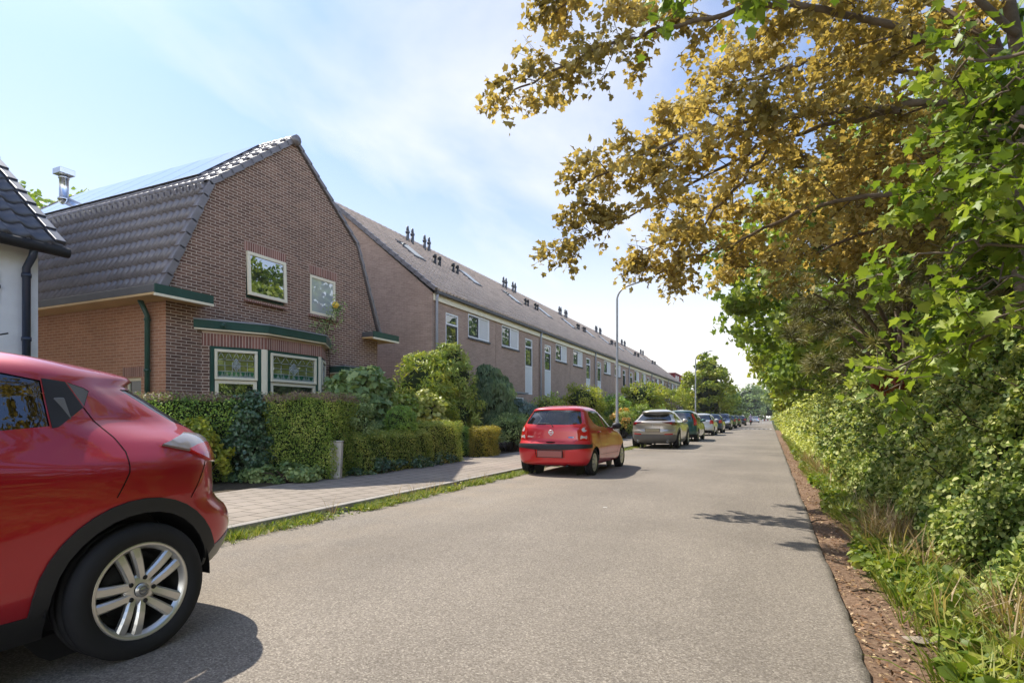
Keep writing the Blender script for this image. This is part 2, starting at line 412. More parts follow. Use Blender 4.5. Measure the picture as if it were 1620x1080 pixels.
# ------------------------------------------------------------------ leaves
def _half(pts_mid, right):
    return pts_mid, right
TPL={}
TPL['leaf']=(np.array([(0,0,0),(-.26,.45,.07),(0,1,-.08),(.26,.45,.07)]),[(0,3,2),(0,2,1)])
TPL['wide']=(np.array([(0,0,0),(-.42,.35,.10),(-.3,.75,.04),(0,1,-.1),(.3,.75,.04),(.42,.35,.10)]),[(0,5,4,3),(0,3,2,1)])
TPL['lance']=(np.array([(0,0,0),(-.13,.4,.03),(0,1,-.12),(.13,.4,.03)]),[(0,3,2),(0,2,1)])
TPL['needle']=(np.array([(-.045,0,0),(.045,0,0),(0,1,-.05)]),[(0,1,2)])
TPL['blade']=(np.array([(-.035,0,0),(.035,0,0),(.022,.6,.05),(-.022,.6,.05),(0,1,.22)]),[(0,1,2,3),(3,2,4)])
_r=[(.44,.07),(.36,.30),(.56,.60),(.28,.64)]
TPL['thin']=(np.array([(-.02,0,0),(.02,0,0),(.014,.6,.04),(-.014,.6,.04),(0,1,.25)]),[(0,1,2,3),(3,2,4)])
TPL['straw']=(np.array([(-.011,0,0),(.011,0,0),(.008,.6,.04),(-.008,.6,.04),(0,1,.25)]),[(0,1,2,3),(3,2,4)])
_mv=[(0,0,0),(0,.45,0),(0,1,-.14)]+[(x,y,.22*x) for x,y in _r]+[(-x,y,.22*x) for x,y in _r]
TPL['maple']=(np.array(_mv),[(0,3,4,1),(1,4,5,6),(1,6,2),(0,1,8,7),(1,10,9,8),(1,2,10)])
def nrm(a): return a/np.maximum(np.linalg.norm(a,axis=-1,keepdims=True),1e-9)
def leaves(name, P, Nn, size, tpl, mat, parent=None, spread=.7, droop=.35, var=None, rng=RNG, dirs=None, sizevar=.35):
    P=np.asarray(P,float); n=len(P); T,F=TPL[tpl]
    nn=nrm(np.asarray(Nn,float)+rng.normal(size=(n,3))*spread)
    d=rng.normal(size=(n,3)) if dirs is None else np.asarray(dirs,float)+rng.normal(size=(n,3))*.35
    d=nrm(d-nn*np.sum(d*nn,1,keepdims=True)); d=nrm(d+np.array([0,0,-droop]))
    nn=nrm(nn-d*np.sum(d*nn,1,keepdims=True)); x=np.cross(d,nn)
    s=(size*(1+sizevar*rng.uniform(-1,1,size=n)))[:,None,None]
    V=P[:,None,:]+s*(T[None,:,0:1]*x[:,None,:]+T[None,:,1:2]*d[:,None,:]+T[None,:,2:3]*nn[:,None,:])
    nv=len(T); me=bpy.data.meshes.new(name); me.vertices.add(n*nv); me.vertices.foreach_set('co',V.ravel().astype(np.float32))
    li=np.concatenate([np.array(f) for f in F]); tot=np.array([len(f) for f in F])
    L=len(li); loops=(li[None,:]+(np.arange(n)*nv)[:,None]).ravel()
    me.loops.add(n*L); me.loops.foreach_set('vertex_index',loops.astype(np.int32))
    st=np.concatenate([[0],np.cumsum(tot)[:-1]]); starts=(st[None,:]+(np.arange(n)*L)[:,None]).ravel()
    me.polygons.add(n*len(F)); me.polygons.foreach_set('loop_start',starts.astype(np.int32))
    try: me.polygons.foreach_set('loop_total',np.tile(tot,n).astype(np.int32))
    except Exception: pass
    me.update(calc_edges=True); me.materials.append(mat)
    if var is None: var=rng.uniform(0,1,size=n)
    at_=me.attributes.new('var','FLOAT','FACE'); at_.data.foreach_set('value',np.repeat(var,len(F)).astype(np.float32))
    return link_mesh(name,me,parent)

def sphere_pts(n,rng=RNG): return nrm(rng.normal(size=(n,3)))
def blob_pts(blobs, n, clumps=40, clump_r=.28, zmin=None, rng=RNG, under=.25, scatter=.0):
    """leaf points gathered in clumps on the shells of ellipsoids"""
    w=np.array([(b[1][0]*b[1][1]*b[1][2])**(2/3) for b in blobs]); w=w/w.sum()
    Ps=[];Ns=[];Vs=[];C=[]
    for (c,r),wi in zip(blobs,w):
        c=np.array(c);r=np.array(r); k=max(3,int(clumps*wi)); m=int(n*wi)
        u=sphere_pts(k*3,rng); u=u[(u[:,2]>-.55)|(rng.uniform(size=len(u))<under)][:k]; k=len(u)
        rr=rng.uniform(.62,1.02,size=(k,1)); cc=c+u*r*rr; C.append(cc)
        idx=rng.integers(0,k,size=m); cr=clump_r*float(np.mean(r))*rng.uniform(.7,1.3,size=k)
        o=sphere_pts(m,rng)*(rng.uniform(.25,1,size=(m,1))**.5)
        p=cc[idx]+o*cr[idx][:,None]*np.array([1,1,.75])
        cv=rng.uniform(0,1,size=k)
        lo=rng.uniform(size=m)<scatter; ul=sphere_pts(m,rng); ul[:,2]=np.where(ul[:,2]<-.6,-ul[:,2],ul[:,2]); p=np.where(lo[:,None],c+ul*r*rng.uniform(.72,.98,size=(m,1)),p); o=np.where(lo[:,None],ul,o)
        Ps.append(p);Ns.append(o*.8+u[idx]*.5+np.array([0,0,.35]));Vs.append(np.clip(.55*cv[idx]+.45*rng.uniform(size=m),0,1))
    P=np.concatenate(Ps);Nn=np.concatenate(Ns);V=np.concatenate(Vs)
    if zmin is not None:
        k=P[:,2]>zmin; P,Nn,V=P[k],Nn[k],V[k]
    return P,Nn,V,np.concatenate(C)
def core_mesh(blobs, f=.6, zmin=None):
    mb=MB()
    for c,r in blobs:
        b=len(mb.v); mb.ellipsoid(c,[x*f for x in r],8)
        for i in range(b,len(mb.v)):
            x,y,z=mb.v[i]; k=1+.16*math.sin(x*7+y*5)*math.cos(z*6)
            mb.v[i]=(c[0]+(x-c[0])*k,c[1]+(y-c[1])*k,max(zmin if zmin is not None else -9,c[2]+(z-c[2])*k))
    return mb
def shrub(name,label,cat,loc,blobs,n,size,tpl,mat,group=None,clumps=40,clump_r=.28,core=.6,droop=.35,spread=.7,stems=True,seed=None,zmin=.02):
    rng=np.random.default_rng(seed if seed is not None else abs(hash(label))%9999)
    P,Nn,V,C=blob_pts(blobs,int(n*1.5),clumps,clump_r,zmin,rng,scatter=.2 if core else 0)
    root=empty(name,loc,0,label,cat,group)
    leaves('foliage',P,Nn,size,tpl,mat,root,spread,droop,V,rng)
    mb=core_mesh(blobs,core*.88,zmin) if core else MB()
    if stems:
        for k in range(0,len(C),max(1,len(C)//14)):
            e=Vector(C[k]); s=Vector((e.x*.25,e.y*.25,0)); m=(s+e)/2+Vector((0,0,.08)); mb.tube([s,m,e],[.022,.014,.005],5,1)
    if mb.v: mb.build('stems',[M['core'],M['twig']],root,uv=False,fix=False)  # holds the solid dark core added to block light, plus any real stems
    return root
def rbox_pts(x0,x1,y0,y1,z0,z1,n,rng,rnd=.12,amp=.05,bottom=False,rot=0):
    """points + normals over a clipped hedge block"""
    dx,dy,dz=x1-x0,y1-y0,z1-z0
    ar=np.array([dy*dz,dy*dz,dx*dz,dx*dz,dx*dy]); side=rng.choice(5,size=n,p=ar/ar.sum())
    a=rng.uniform(size=n);b=rng.uniform(size=n)
    P=np.zeros((n,3));Q=np.zeros((n,3))
    for s,(ax,sg) in enumerate(((0,-1),(0,1),(1,-1),(1,1),(2,1))):
        k=side==s
        if ax==0: P[k]=np.stack([np.full(k.sum(),x1 if sg>0 else x0),y0+a[k]*dy,z0+b[k]*dz],1)
        elif ax==1: P[k]=np.stack([x0+a[k]*dx,np.full(k.sum(),y1 if sg>0 else y0),z0+b[k]*dz],1)
        else: P[k]=np.stack([x0+a[k]*dx,y0+b[k]*dy,np.full(k.sum(),z1)],1)
        Q[k,ax]=sg
    lo=np.array([x0+rnd,y0+rnd,-9]);hi=np.array([x1-rnd,y1-rnd,z1-rnd]); inn=np.clip(P,lo,hi); v=P-inn; l=np.linalg.norm(v,axis=1,keepdims=True)
    P=np.where(l>rnd,inn+v/np.maximum(l,1e-6)*rnd,P); Q=nrm(Q+v/np.maximum(l,1e-6)*.8)
    nz=np.sin(P[:,0]*5.1+P[:,1]*3.7)*np.cos(P[:,2]*6.3+P[:,1]*4.1)+.6*np.sin(P[:,1]*11+P[:,2]*9)*np.cos(P[:,0]*12)
    P=P+Q*(nz*amp+rng.normal(size=n)*amp*.7-rng.exponential(.03,size=n))[:,None]
    return P,Q,nz
def hedge(name,label,loc,dim,n,size,tpl,mat,rz=0,rnd=.14,amp=.04,group=None,seed=1,spread=.75,top=None,droop=.2):
    rng=np.random.default_rng(seed); dx,dy,dz=dim
    P,Q,nz=rbox_pts(-dx/2,dx/2,-dy/2,dy/2,0.03,dz,n,rng,rnd,amp)
    V=np.clip(.5+.22*nz+.28*rng.normal(size=n),0,1)
    root=empty(name,loc,rz,label,"hedge",group)
    if top is not None:
        k=(P[:,2]>dz-.10-.05*nz)&(rng.uniform(size=n)<.8)
        leaves('foliage',P[~k],Q[~k],size,tpl,mat,root,spread,droop,V[~k],rng)
        leaves('clipped_top',P[k],Q[k],size,tpl,top,root,spread,droop,V[k],rng)
    else: leaves('foliage',P,Q,size,tpl,mat,root,spread,droop,V,rng)
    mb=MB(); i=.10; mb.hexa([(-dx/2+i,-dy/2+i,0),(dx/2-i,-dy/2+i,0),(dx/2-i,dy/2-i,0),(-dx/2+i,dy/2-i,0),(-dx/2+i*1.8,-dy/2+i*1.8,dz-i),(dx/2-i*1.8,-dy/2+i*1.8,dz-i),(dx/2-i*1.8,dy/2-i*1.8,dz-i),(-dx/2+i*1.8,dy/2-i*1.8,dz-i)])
    mb.build('stems',M['core'],root,uv=False)  # solid dark block added inside the hedge to stop light, not single stems
    return root
def tree(name,label,loc,h,tr,blobs,n,size,tpl,mat,group=None,clumps=60,clump_r=.24,seed=1,lean=(0,0),droop=.4,bark='bark',spread=.8,core=0):
    rng=np.random.default_rng(seed); random.seed(seed)
    P,Nn,V,C=blob_pts(blobs,n,clumps,clump_r,.3,rng,under=.5)
    root=empty(name,loc,0,label,'tree',group)
    leaves('crown',P,Nn,size,tpl,mat,root,spread,droop,V,rng)
    mb=MB(); top=Vector((lean[0],lean[1],h*.72))
    pts=[Vector((0,0,-.1)),Vector((lean[0]*.2+.05,lean[1]*.2,h*.2)),Vector((lean[0]*.6-.04,lean[1]*.6,h*.45)),top]
    mb.tube(pts,[tr*1.25,tr,tr*.7,tr*.25],9)
    order=rng.permutation(len(C))[:min(len(C),26)]
    for k in order:
        e=Vector(C[k]); t=min(.95,max(.25,(e.z/h)*.75)); i=t*3; j=min(2,int(i)); s=pts[j].lerp(pts[j+1],i-j)
        m=s.lerp(e,.5)+Vector((0,0,.12*(e-s).length)); mb.tube([s,m,e],[tr*.34,tr*.2,tr*.05],5,cap=False)
    mb.build('trunk',M[bark],root,uv=False,fix=False)
    if core: core_mesh(blobs,core).build('inner_core',M['core'],root,uv=False,fix=False)
    return root
# leaf colours
M['l_privet']=leaf_mat('privet_leaf',(.13,.20,.035),(.28,.36,.06),(.52,.50,.12),.25)
M['l_privet_dark']=leaf_mat('dark_privet_leaf',(0.096,0.188,0.041),(0.226,0.375,0.061),(0.453,0.579,0.097),.22)
M['l_brown']=leaf_mat('dry_clipped_leaf',(.15,.10,.06),(.27,.18,.125),(.36,.26,.18),.2)
M['l_box']=leaf_mat('clipped_box_leaf',(.12,.20,.03),(.27,.38,.055),(.50,.52,.12),.28)
M['l_ivy']=leaf_mat('ivy_leaf',(0.030,0.068,0.031),(0.070,0.136,0.059),(0.161,0.232,0.102),.15,.3,spec=.5)
M['l_gold']=leaf_mat('golden_privet_leaf',(0.175,0.172,0.020),(0.375,0.310,0.035),(0.525,0.414,0.080),.3)
M['l_laurel']=leaf_mat('lime_laurel_leaf',(0.101,0.186,0.021),(0.302,0.354,0.043),(0.605,0.558,0.086),.3)
M['l_varieg']=leaf_mat('variegated_leaf',(0.088,0.154,0.022),(0.374,0.396,0.077),(0.605,0.583,0.242),.3)
M['l_conif']=leaf_mat('blue_green_needle',(0.053,0.101,0.047),(0.115,0.181,0.084),(0.209,0.282,0.131),.2)
M['l_blue']=leaf_mat('blue_grey_needle',(0.070,0.121,0.111),(0.142,0.222,0.202),(0.282,0.384,0.343),.15)
M['l_fig']=leaf_mat('grey_green_leaf',(0.087,0.161,0.051),(0.217,0.302,0.102),(0.477,0.545,0.205),.25)
M['l_green']=leaf_mat('fresh_green_leaf',(.08,.14,.02),(.22,.30,.04),(.44,.48,.10),.35)
M['l_lime']=leaf_mat('yellow_green_leaf',(0.130,0.188,0.017),(0.312,0.350,0.033),(0.520,0.475,0.077),.35)
M['l_far']=leaf_mat('far_tree_leaf',(0.101,0.165,0.055),(0.202,0.271,0.094),(0.343,0.408,0.149),.3)
M['l_bronze']=leaf_mat('bronze_maple_leaf',(.18,.155,.055),(.42,.365,.13),(.66,.58,.26),.48,.55,(1.25,1.03,.55),.15)
M['l_pine']=leaf_mat('olive_pine_needle',(.07,.075,.025),(.19,.18,.065),(.36,.32,.13),.15)
M['l_dark']=leaf_mat('deep_wood_leaf',(0.030,0.060,0.013),(0.081,0.142,0.028),(0.181,0.263,0.051),.3)
M['l_hedge']=leaf_mat('roadside_bush_leaf',(.06,.11,.018),(.215,.285,.055),(.52,.53,.20),.3,.55,spec=.25)
M['l_pale']=leaf_mat('pale_bush_leaf',(0.180,0.235,0.043),(0.451,0.491,0.102),(0.800,0.789,0.239),.3)
M['l_weed']=leaf_mat('weed_leaf',(0.084,0.143,0.017),(0.196,0.260,0.033),(0.378,0.390,0.077),.35)
M['l_grass']=leaf_mat('green_grass_blade',(0.075,0.138,0.015),(0.188,0.250,0.031),(0.425,0.388,0.100),.3)
M['l_straw']=leaf_mat('dry_grass_blade',(.24,.16,.075),(.38,.26,.13),(.52,.40,.23),.3)
M['l_litter']=leaf_mat('fallen_leaf',(.12,.05,.02),(.30,.17,.08),(.52,.38,.22),.05)
M['l_pink']=leaf_mat('pink_petal',(.35,.05,.10),(.5,.12,.18),(.6,.25,.3),.3)
M['l_rose']=leaf_mat('orange_rose_petal',(.6,.28,.06),(.7,.42,.10),(.75,.55,.2),.3)
M['l_red']=leaf_mat('reddish_leaf',(.16,.03,.015),(.25,.06,.02),(.3,.12,.03),.3)
# ------------------------------------------------------------------ roofs
def tile_sheet(name, mats, parent, o, du, dv, ncol, nrow, tw, th, roll=.035, lift=.022, seg=6, vmax=None):
    """pantile surface: o lower-left corner, du along the eave, dv up the slope"""
    o=Vector(o);du=Vector(du).normalized();dv=Vector(dv).normalized();n=du.cross(dv)
    if n.z<0: n=-n
    nu=ncol*seg+1; vs=[];fs=[]
    prof=[roll*math.exp(-(((k%seg)/seg-.35)/.17)**2) for k in range(nu)]
    rnd=random.Random(5)
    for r in range(nrow):
        b=len(vs); v0=r*th; v1=(r+1)*th+.03; jl=[rnd.uniform(-.004,.006) for _ in range(ncol+1)]
        for (v,l) in ((v0,-.028),(v0,lift),(v1,-.004)):
            for k in range(nu): vs.append(o+du*(k*tw/seg)+dv*v+n*(prof[k]+l+(jl[k//seg] if v==v0 else 0)+.03))
        for s in range(2):
            for k in range(nu-1): a=b+s*nu+k; fs.append((a,a+1,a+nu+1,a+nu))
    mb=MB(); mb.add(vs,fs,0,False); ob=mb.build(name,mats,parent,uv=False,fix=False)
    me=ob.data; sm=[True]*len(fs); me.polygons.foreach_set('use_smooth',sm)
    return ob
def verge_run(mb, a, b, w, t, n, side, up=.03):
    """stepped verge tiles from a to b"""
    a=Vector(a);b=Vector(b);d=(b-a).normalized();s=Vector(side).normalized();k=d.cross(s); k=k if k.z>0 else -k
    L=(b-a).length/n
    for i in range(n):
        p=a+d*L*i; q=a+d*(L*(i+1)+.05)
        mb.hexa([p-s*w+k*(up+.025-t),p+s*.0+k*(up+.025-t),q+s*0+k*(up-t),q-s*w+k*(up-t),p-s*w+k*(up+.03),p+k*(up+.03),q+k*up,q-s*w+k*up])

# ------------------------------------------------------------------ brick house with a mansard roof
FX=-10.75; Y0=7.33; Y1=13.91; YA=(Y0+Y1)/2; ZE=3.62; YB0=8.28; YB1=12.96; ZB=6.05; ZA=8.0; XB=-20.0
house=empty('brick_house',(FX,YA,0),0,'brown brick house with steep dark tiled mansard roof and green trimmed bay window','house')
LX,LY=FX,YA
def H(p): return (p[0]-LX,p[1]-LY,p[2])
Ff=Frame(H((FX,0,0)),(0,1,0),(1,0,0)); Fs=Frame(H((0,Y0,0)),(1,0,0),(0,-1,0))
W1=(9.20,10.30,3.90,4.93); W2=(11.16,12.10,3.88,4.87); DOOR=(12.2,13.2,.15,2.3)
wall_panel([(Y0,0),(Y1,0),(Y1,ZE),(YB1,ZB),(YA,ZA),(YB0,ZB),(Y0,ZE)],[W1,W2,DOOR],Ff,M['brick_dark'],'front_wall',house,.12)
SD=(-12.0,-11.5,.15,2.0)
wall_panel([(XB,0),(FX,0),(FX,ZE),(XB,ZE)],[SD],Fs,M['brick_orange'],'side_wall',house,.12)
mb=MB(); mb.box(XB-LX,XB-LX+.2,Y0-LY+.01,Y1-LY,0,ZE); mb.box(XB-LX,-.02,Y1-LY-.2,Y1-LY-.001,0,ZE)
mb.prism([(Y0-LY,ZE),(Y1-LY,ZE),(YB1-LY,ZB),(0,ZA),(YB0-LY,ZB)],lambda a,b,d:(d,a,b),XB-LX,XB-LX+.2)
mb.box(XB-LX+.25,-.3,Y0-LY+.25,Y1-LY-.25,0,.05); mb.build('rear_wall',M['brick_orange'],house)
# roof: steep left and right slopes, upper slopes
ex=.04
for sgn,nm in ((-1,'L'),(1,'R')):
    e=(Y0-.10-LY) if sgn<0 else (Y1+.10-LY); bk=(YB0-LY) if sgn<0 else (YB1-LY)
    dv=Vector((0,bk-e,ZB-ZE)); n=Vector((0,sgn*(ZB-ZE),abs(bk-e))).normalized()
    nrow=8; th=dv.length/nrow
    tile_sheet('steep_roof',M['tile_dark'],house,(XB-LX,e,ZE+.05),(1,0,0),dv,46,nrow,(-XB+FX+.02)/46,th,.085,.045,8)
    dv2=Vector((0,-bk,ZA-ZB)); nrow2=9
    tile_sheet('upper_roof',M['tile_dark'],house,(XB-LX,bk+sgn*.12,ZB+.02),(1,0,0),dv2,46,nrow2,(-XB+FX+.02)/46,(dv2.length+.12)/nrow2,.04,.03)
    mb=MB(); p0=Vector((0,e,ZE+.05)); p1=Vector((0,bk,ZB+.06)); p2=Vector((0,0,ZA+.07))
    verge_run(mb,p0+Vector((.06,0,0)),p1+Vector((.06,0,0)),.20 if sgn<0 else .09,.15 if sgn<0 else .10,8,(1,0,0),.06)
    verge_run(mb,p1+Vector((.06,sgn*.02,0)),p2+Vector((.06,0,0)),.20 if sgn<0 else .09,.13 if sgn<0 else .10,9,(1,0,0),.06)
    mb.build('verge',M['tile_dark'],house,uv=False,bevel=.01)
    # bell-cast row of shorter tiles at the break
    mb=MB(); 
    for k in range(46):
        x=XB-LX+(k+.5)*(-XB+FX+.02)/46; mb.hexa([(x-.085,bk+sgn*.17,ZB-.10),(x+.085,bk+sgn*.17,ZB-.10),(x+.085,bk,ZB+.02),(x-.085,bk,ZB+.02),(x-.06,bk+sgn*.19,ZB+.02),(x+.06,bk+sgn*.19,ZB+.02),(x+.06,bk-sgn*.02,ZB+.12),(x-.06,bk-sgn*.02,ZB+.12)])
    mb.build('break_tiles',M['tile_dark'],house,uv=False,bevel=.015)
mb=MB()
for k in range(26):
    x=XB-LX+k*.36; mb.tube([(x,0,ZA+.05),(x+.37,0,ZA+.055)],[.11,.125],10)
mb.build('ridge',M['tile_dark'],house,uv=False)
# gutters with returns round the front corners
for sgn in (-1,1):
    w=(Y0-LY) if sgn<0 else (Y1-LY); o=w+sgn*.50; r=w-sgn*.72
    mb=MB(); a,b=sorted((w+sgn*.01,o)); 
    mb.box(XB-LX,.40,a,b,ZE-.10,ZE+.045,0)
    a,b=sorted((w-sgn*.01,r)); mb.box(.012,.40,a,b,ZE-.098,ZE+.043,0)
    mb.build('gutter',M['gutter'],house,uv=False,bevel=.008)
    mb=MB(); a,b=sorted((o-sgn*.002,r-sgn*.002)); mb.box(.402,.425,a,b,ZE-.115,ZE+.055); mb.build('green_fascia',M['green'],house,uv=False)
    mb=MB(); a,b=sorted((w+sgn*.012,o+sgn*.0)); mb.box(XB-LX,.40,a,b,ZE-.145,ZE-.103); a,b=sorted((w-sgn*.012,r)); mb.box(.014,.40,a,b,ZE-.145,ZE-.103)
    mb.build('soffit',M['wood'],house,uv=False)
    mb=MB(); a,b=sorted((o,r)); mb.box(.39,.435,a,b,ZE-.165,ZE-.117); mb.build('cream_trim',M['cream'],house,uv=False)
mb=MB(); mb.tube([H((-11.17,Y0-.09,.1)),H((-11.17,Y0-.09,3.2)),H((-11.17,Y0-.25,ZE-.1))],.05,10)
for z in (.9,2.1,3.1): mb.tube([H((-11.17,Y0-.09,z)),H((-11.17,Y0-.09,z+.05))],.062,10)
mb.build('downpipe',M['green'],house,uv=False)
def soldier(F,u0,u1,v0,v1,d,parent,name='lintel'):
    mb=MB(); mb.fbox(F,u0,u1,v0,v1,-.02,d); return mb.build(name,M['brick_solid'],parent,swap=True)
# upper windows
def sash(F,u0,u1,v0,v1,d,parent,pane,fr='cream',t=.06):
    mb=MB(); mb.fframe(F,u0,u1,v0,v1,t,d-.06,d); w=mb.build('window',M[fr],parent,uv=False,bevel=.006)
    mb=MB(); mb.fbox(F,u0+t-.005,u1-t+.005,v0+t-.005,v1-t+.005,d-.035,d-.025); mb.build('pane',M[pane],w,uv=False); return w
def sill(F,u0,u1,v,parent,win,mat='brick_solid',dep=.09,h=.07):
    mb=MB(); p=[F.p(u0,v-h,-.02),F.p(u1,v-h,-.02),F.p(u1,v-h,dep),F.p(u0,v-h,dep),F.p(u0,v,-.02),F.p(u1,v,-.02),F.p(u1,v-.035,dep),F.p(u0,v-.035,dep)]
    mb.hexa(p); return mb.build('sill',M[mat],win,swap=True)
# the larger window is an outward tilting casement: its lower edge stands clear of the wall
mb=MB(); mb.fframe(Ff,W1[0],W1[1],W1[2],W1[3],.055,-.10,-.02); w1=mb.build('window_frame',M['green'],house,uv=False)
mb=MB(); 
def tilt(u,v,d): 
    a=rad(2.5); hz=W1[3]-.01; return Ff.p(u,hz-(hz-v)*math.cos(a)-d*math.sin(a)*0,(hz-v)*math.sin(a)+d)
def tbox(mb,u0,u1,v0,v1,d0,d1): mb.hexa([tilt(u0,v0,d0),tilt(u1,v0,d0),tilt(u1,v0,d1),tilt(u0,v0,d1),tilt(u0,v1,d0),tilt(u1,v1,d0),tilt(u1,v1,d1),tilt(u0,v1,d1)])
a0,a1,b0,b1=W1[0]+.0,W1[1]+.02,W1[2]+.06,W1[3]+.02; t=.075
tbox(mb,a0,a1,b0,b0+t,0,.055);tbox(mb,a0,a1,b1-t,b1,0,.055);tbox(mb,a0,a0+t,b0+t,b1-t,0,.055);tbox(mb,a1-t,a1,b0+t,b1-t,0,.055)
wn=mb.build('window',M['cream'],house,uv=False,bevel=.006)
mb=MB(); tbox(mb,a0+t-.004,a1-t+.004,b0+t-.004,b1-t+.004,.022,.03); mb.build('pane',M['pane'],wn,uv=False)
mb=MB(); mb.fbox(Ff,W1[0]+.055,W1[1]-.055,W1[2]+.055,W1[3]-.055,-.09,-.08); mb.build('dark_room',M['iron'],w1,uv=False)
sill(Ff,W1[0]-.06,W1[1]+.05,W1[2]-.02,house,w1)
soldier(Ff,W1[0]-.05,W1[1]+.05,W1[3]+.03,W1[3]+.24,.006,house)
w2=sash(Ff,W2[0],W2[1],W2[2],W2[3],.0,house,'pane_grey',t=.065); sill(Ff,W2[0]-.06,W2[1]+.05,W2[2]-.02,house,w2)
soldier(Ff,W2[0]-.05,W2[1]+.05,W2[3]+.03,W2[3]+.24,.006,house)
# side window
w3=sash(Fs,SD[0],SD[1],SD[2]+.75,SD[3],-.04,house,'pane_dark'); soldier(Fs,SD[0]-.08,SD[1]+.08,SD[3]+.02,SD[3]+.22,.006,house)
mb=MB(); mb.fbox(Fs,SD[0],SD[1],SD[2],SD[2]+.74,-.1,-.05); mb.build('side_panel',M['brick_orange'],house)
# front door under a flat canopy
mb=MB(); mb.fbox(Ff,DOOR[0]+.06,DOOR[1]-.06,DOOR[2],DOOR[3]-.06,-.10,-.05); d=mb.build('front_door',M['green'],house,uv=False)
mb=MB(); mb.fframe(Ff,DOOR[0],DOOR[1],DOOR[2],DOOR[3],.06,-.12,-.02); mb.build('door_frame',M['cream'],d,uv=False)
mb=MB(); mb.box(.01,.53,11.84-LY,13.35-LY,2.40,2.55); cn=mb.build('canopy',M['green'],house,uv=False,bevel=.006)
mb=MB(); mb.box(.012,.545,11.825-LY,13.365-LY,2.551,2.575); mb.build('lead_edge',M['lead'],cn,uv=False)
mb=MB(); mb.box(.012,.51,11.86-LY,13.33-LY,2.365,2.398); mb.build('soffit',M['cream'],cn,uv=False)
mb=MB(); mb.fbox(Ff,11.84,13.4,2.18,2.36,-.02,.03); mb.build('canopy_beam',M['wood'],cn,uv=False)
# bay window
P0=Vector(H((FX,8.10,0)));P1=Vector(H((-10.15,9.22,0)));P2=Vector(H((-10.15,10.92,0)));P3=Vector(H((FX,11.72,0)))
def bayF(a,b): 
    u=(b-a); return Frame(a,u,(u.y,-u.x,0)),u.length
segs=[bayF(P0,P1),bayF(P1,P2),bayF(P2,P3)]
bay=empty('bay_window',(0,0,0)); bay.parent=house
ZT,ZL=2.98,2.70
def slab(name,z0,z1,off,mat,m2=None):
    c=[]
    ns=[s[0].n for s in segs]; us=[s[0].u for s in segs]
    pts=[P0+ns[0]*off-us[0]*off*.3, None,None, P3+ns[2]*off+us[2]*off*.3]
    for i,p in ((1,P1),(2,P2)):
        bis=(ns[i-1]+ns[i]).normalized(); pts[i]=p+bis*(off/bis.dot(ns[i]))
    pts=[Vector((.004,pts[0].y-(.1 if off>0 else 0),0))]+pts[1:3]+[Vector((.004,pts[3].y+(.1 if off>0 else 0),0))]
    mb=MB(); mb.prism([(p.x,p.y) for p in pts],lambda a,b,d:(a,b,d),z0,z1); return mb.build(name,mat,bay,uv=False)
slab('bay_fascia',3.05,3.215,.12,M['green']); slab('lead_roof',3.217,3.245,.135,M['lead']); slab('cream_trim',3.016,3.047,.10,M['cream']); slab('bay_ceiling',2.96,3.010,-.01,M['brick_solid'])
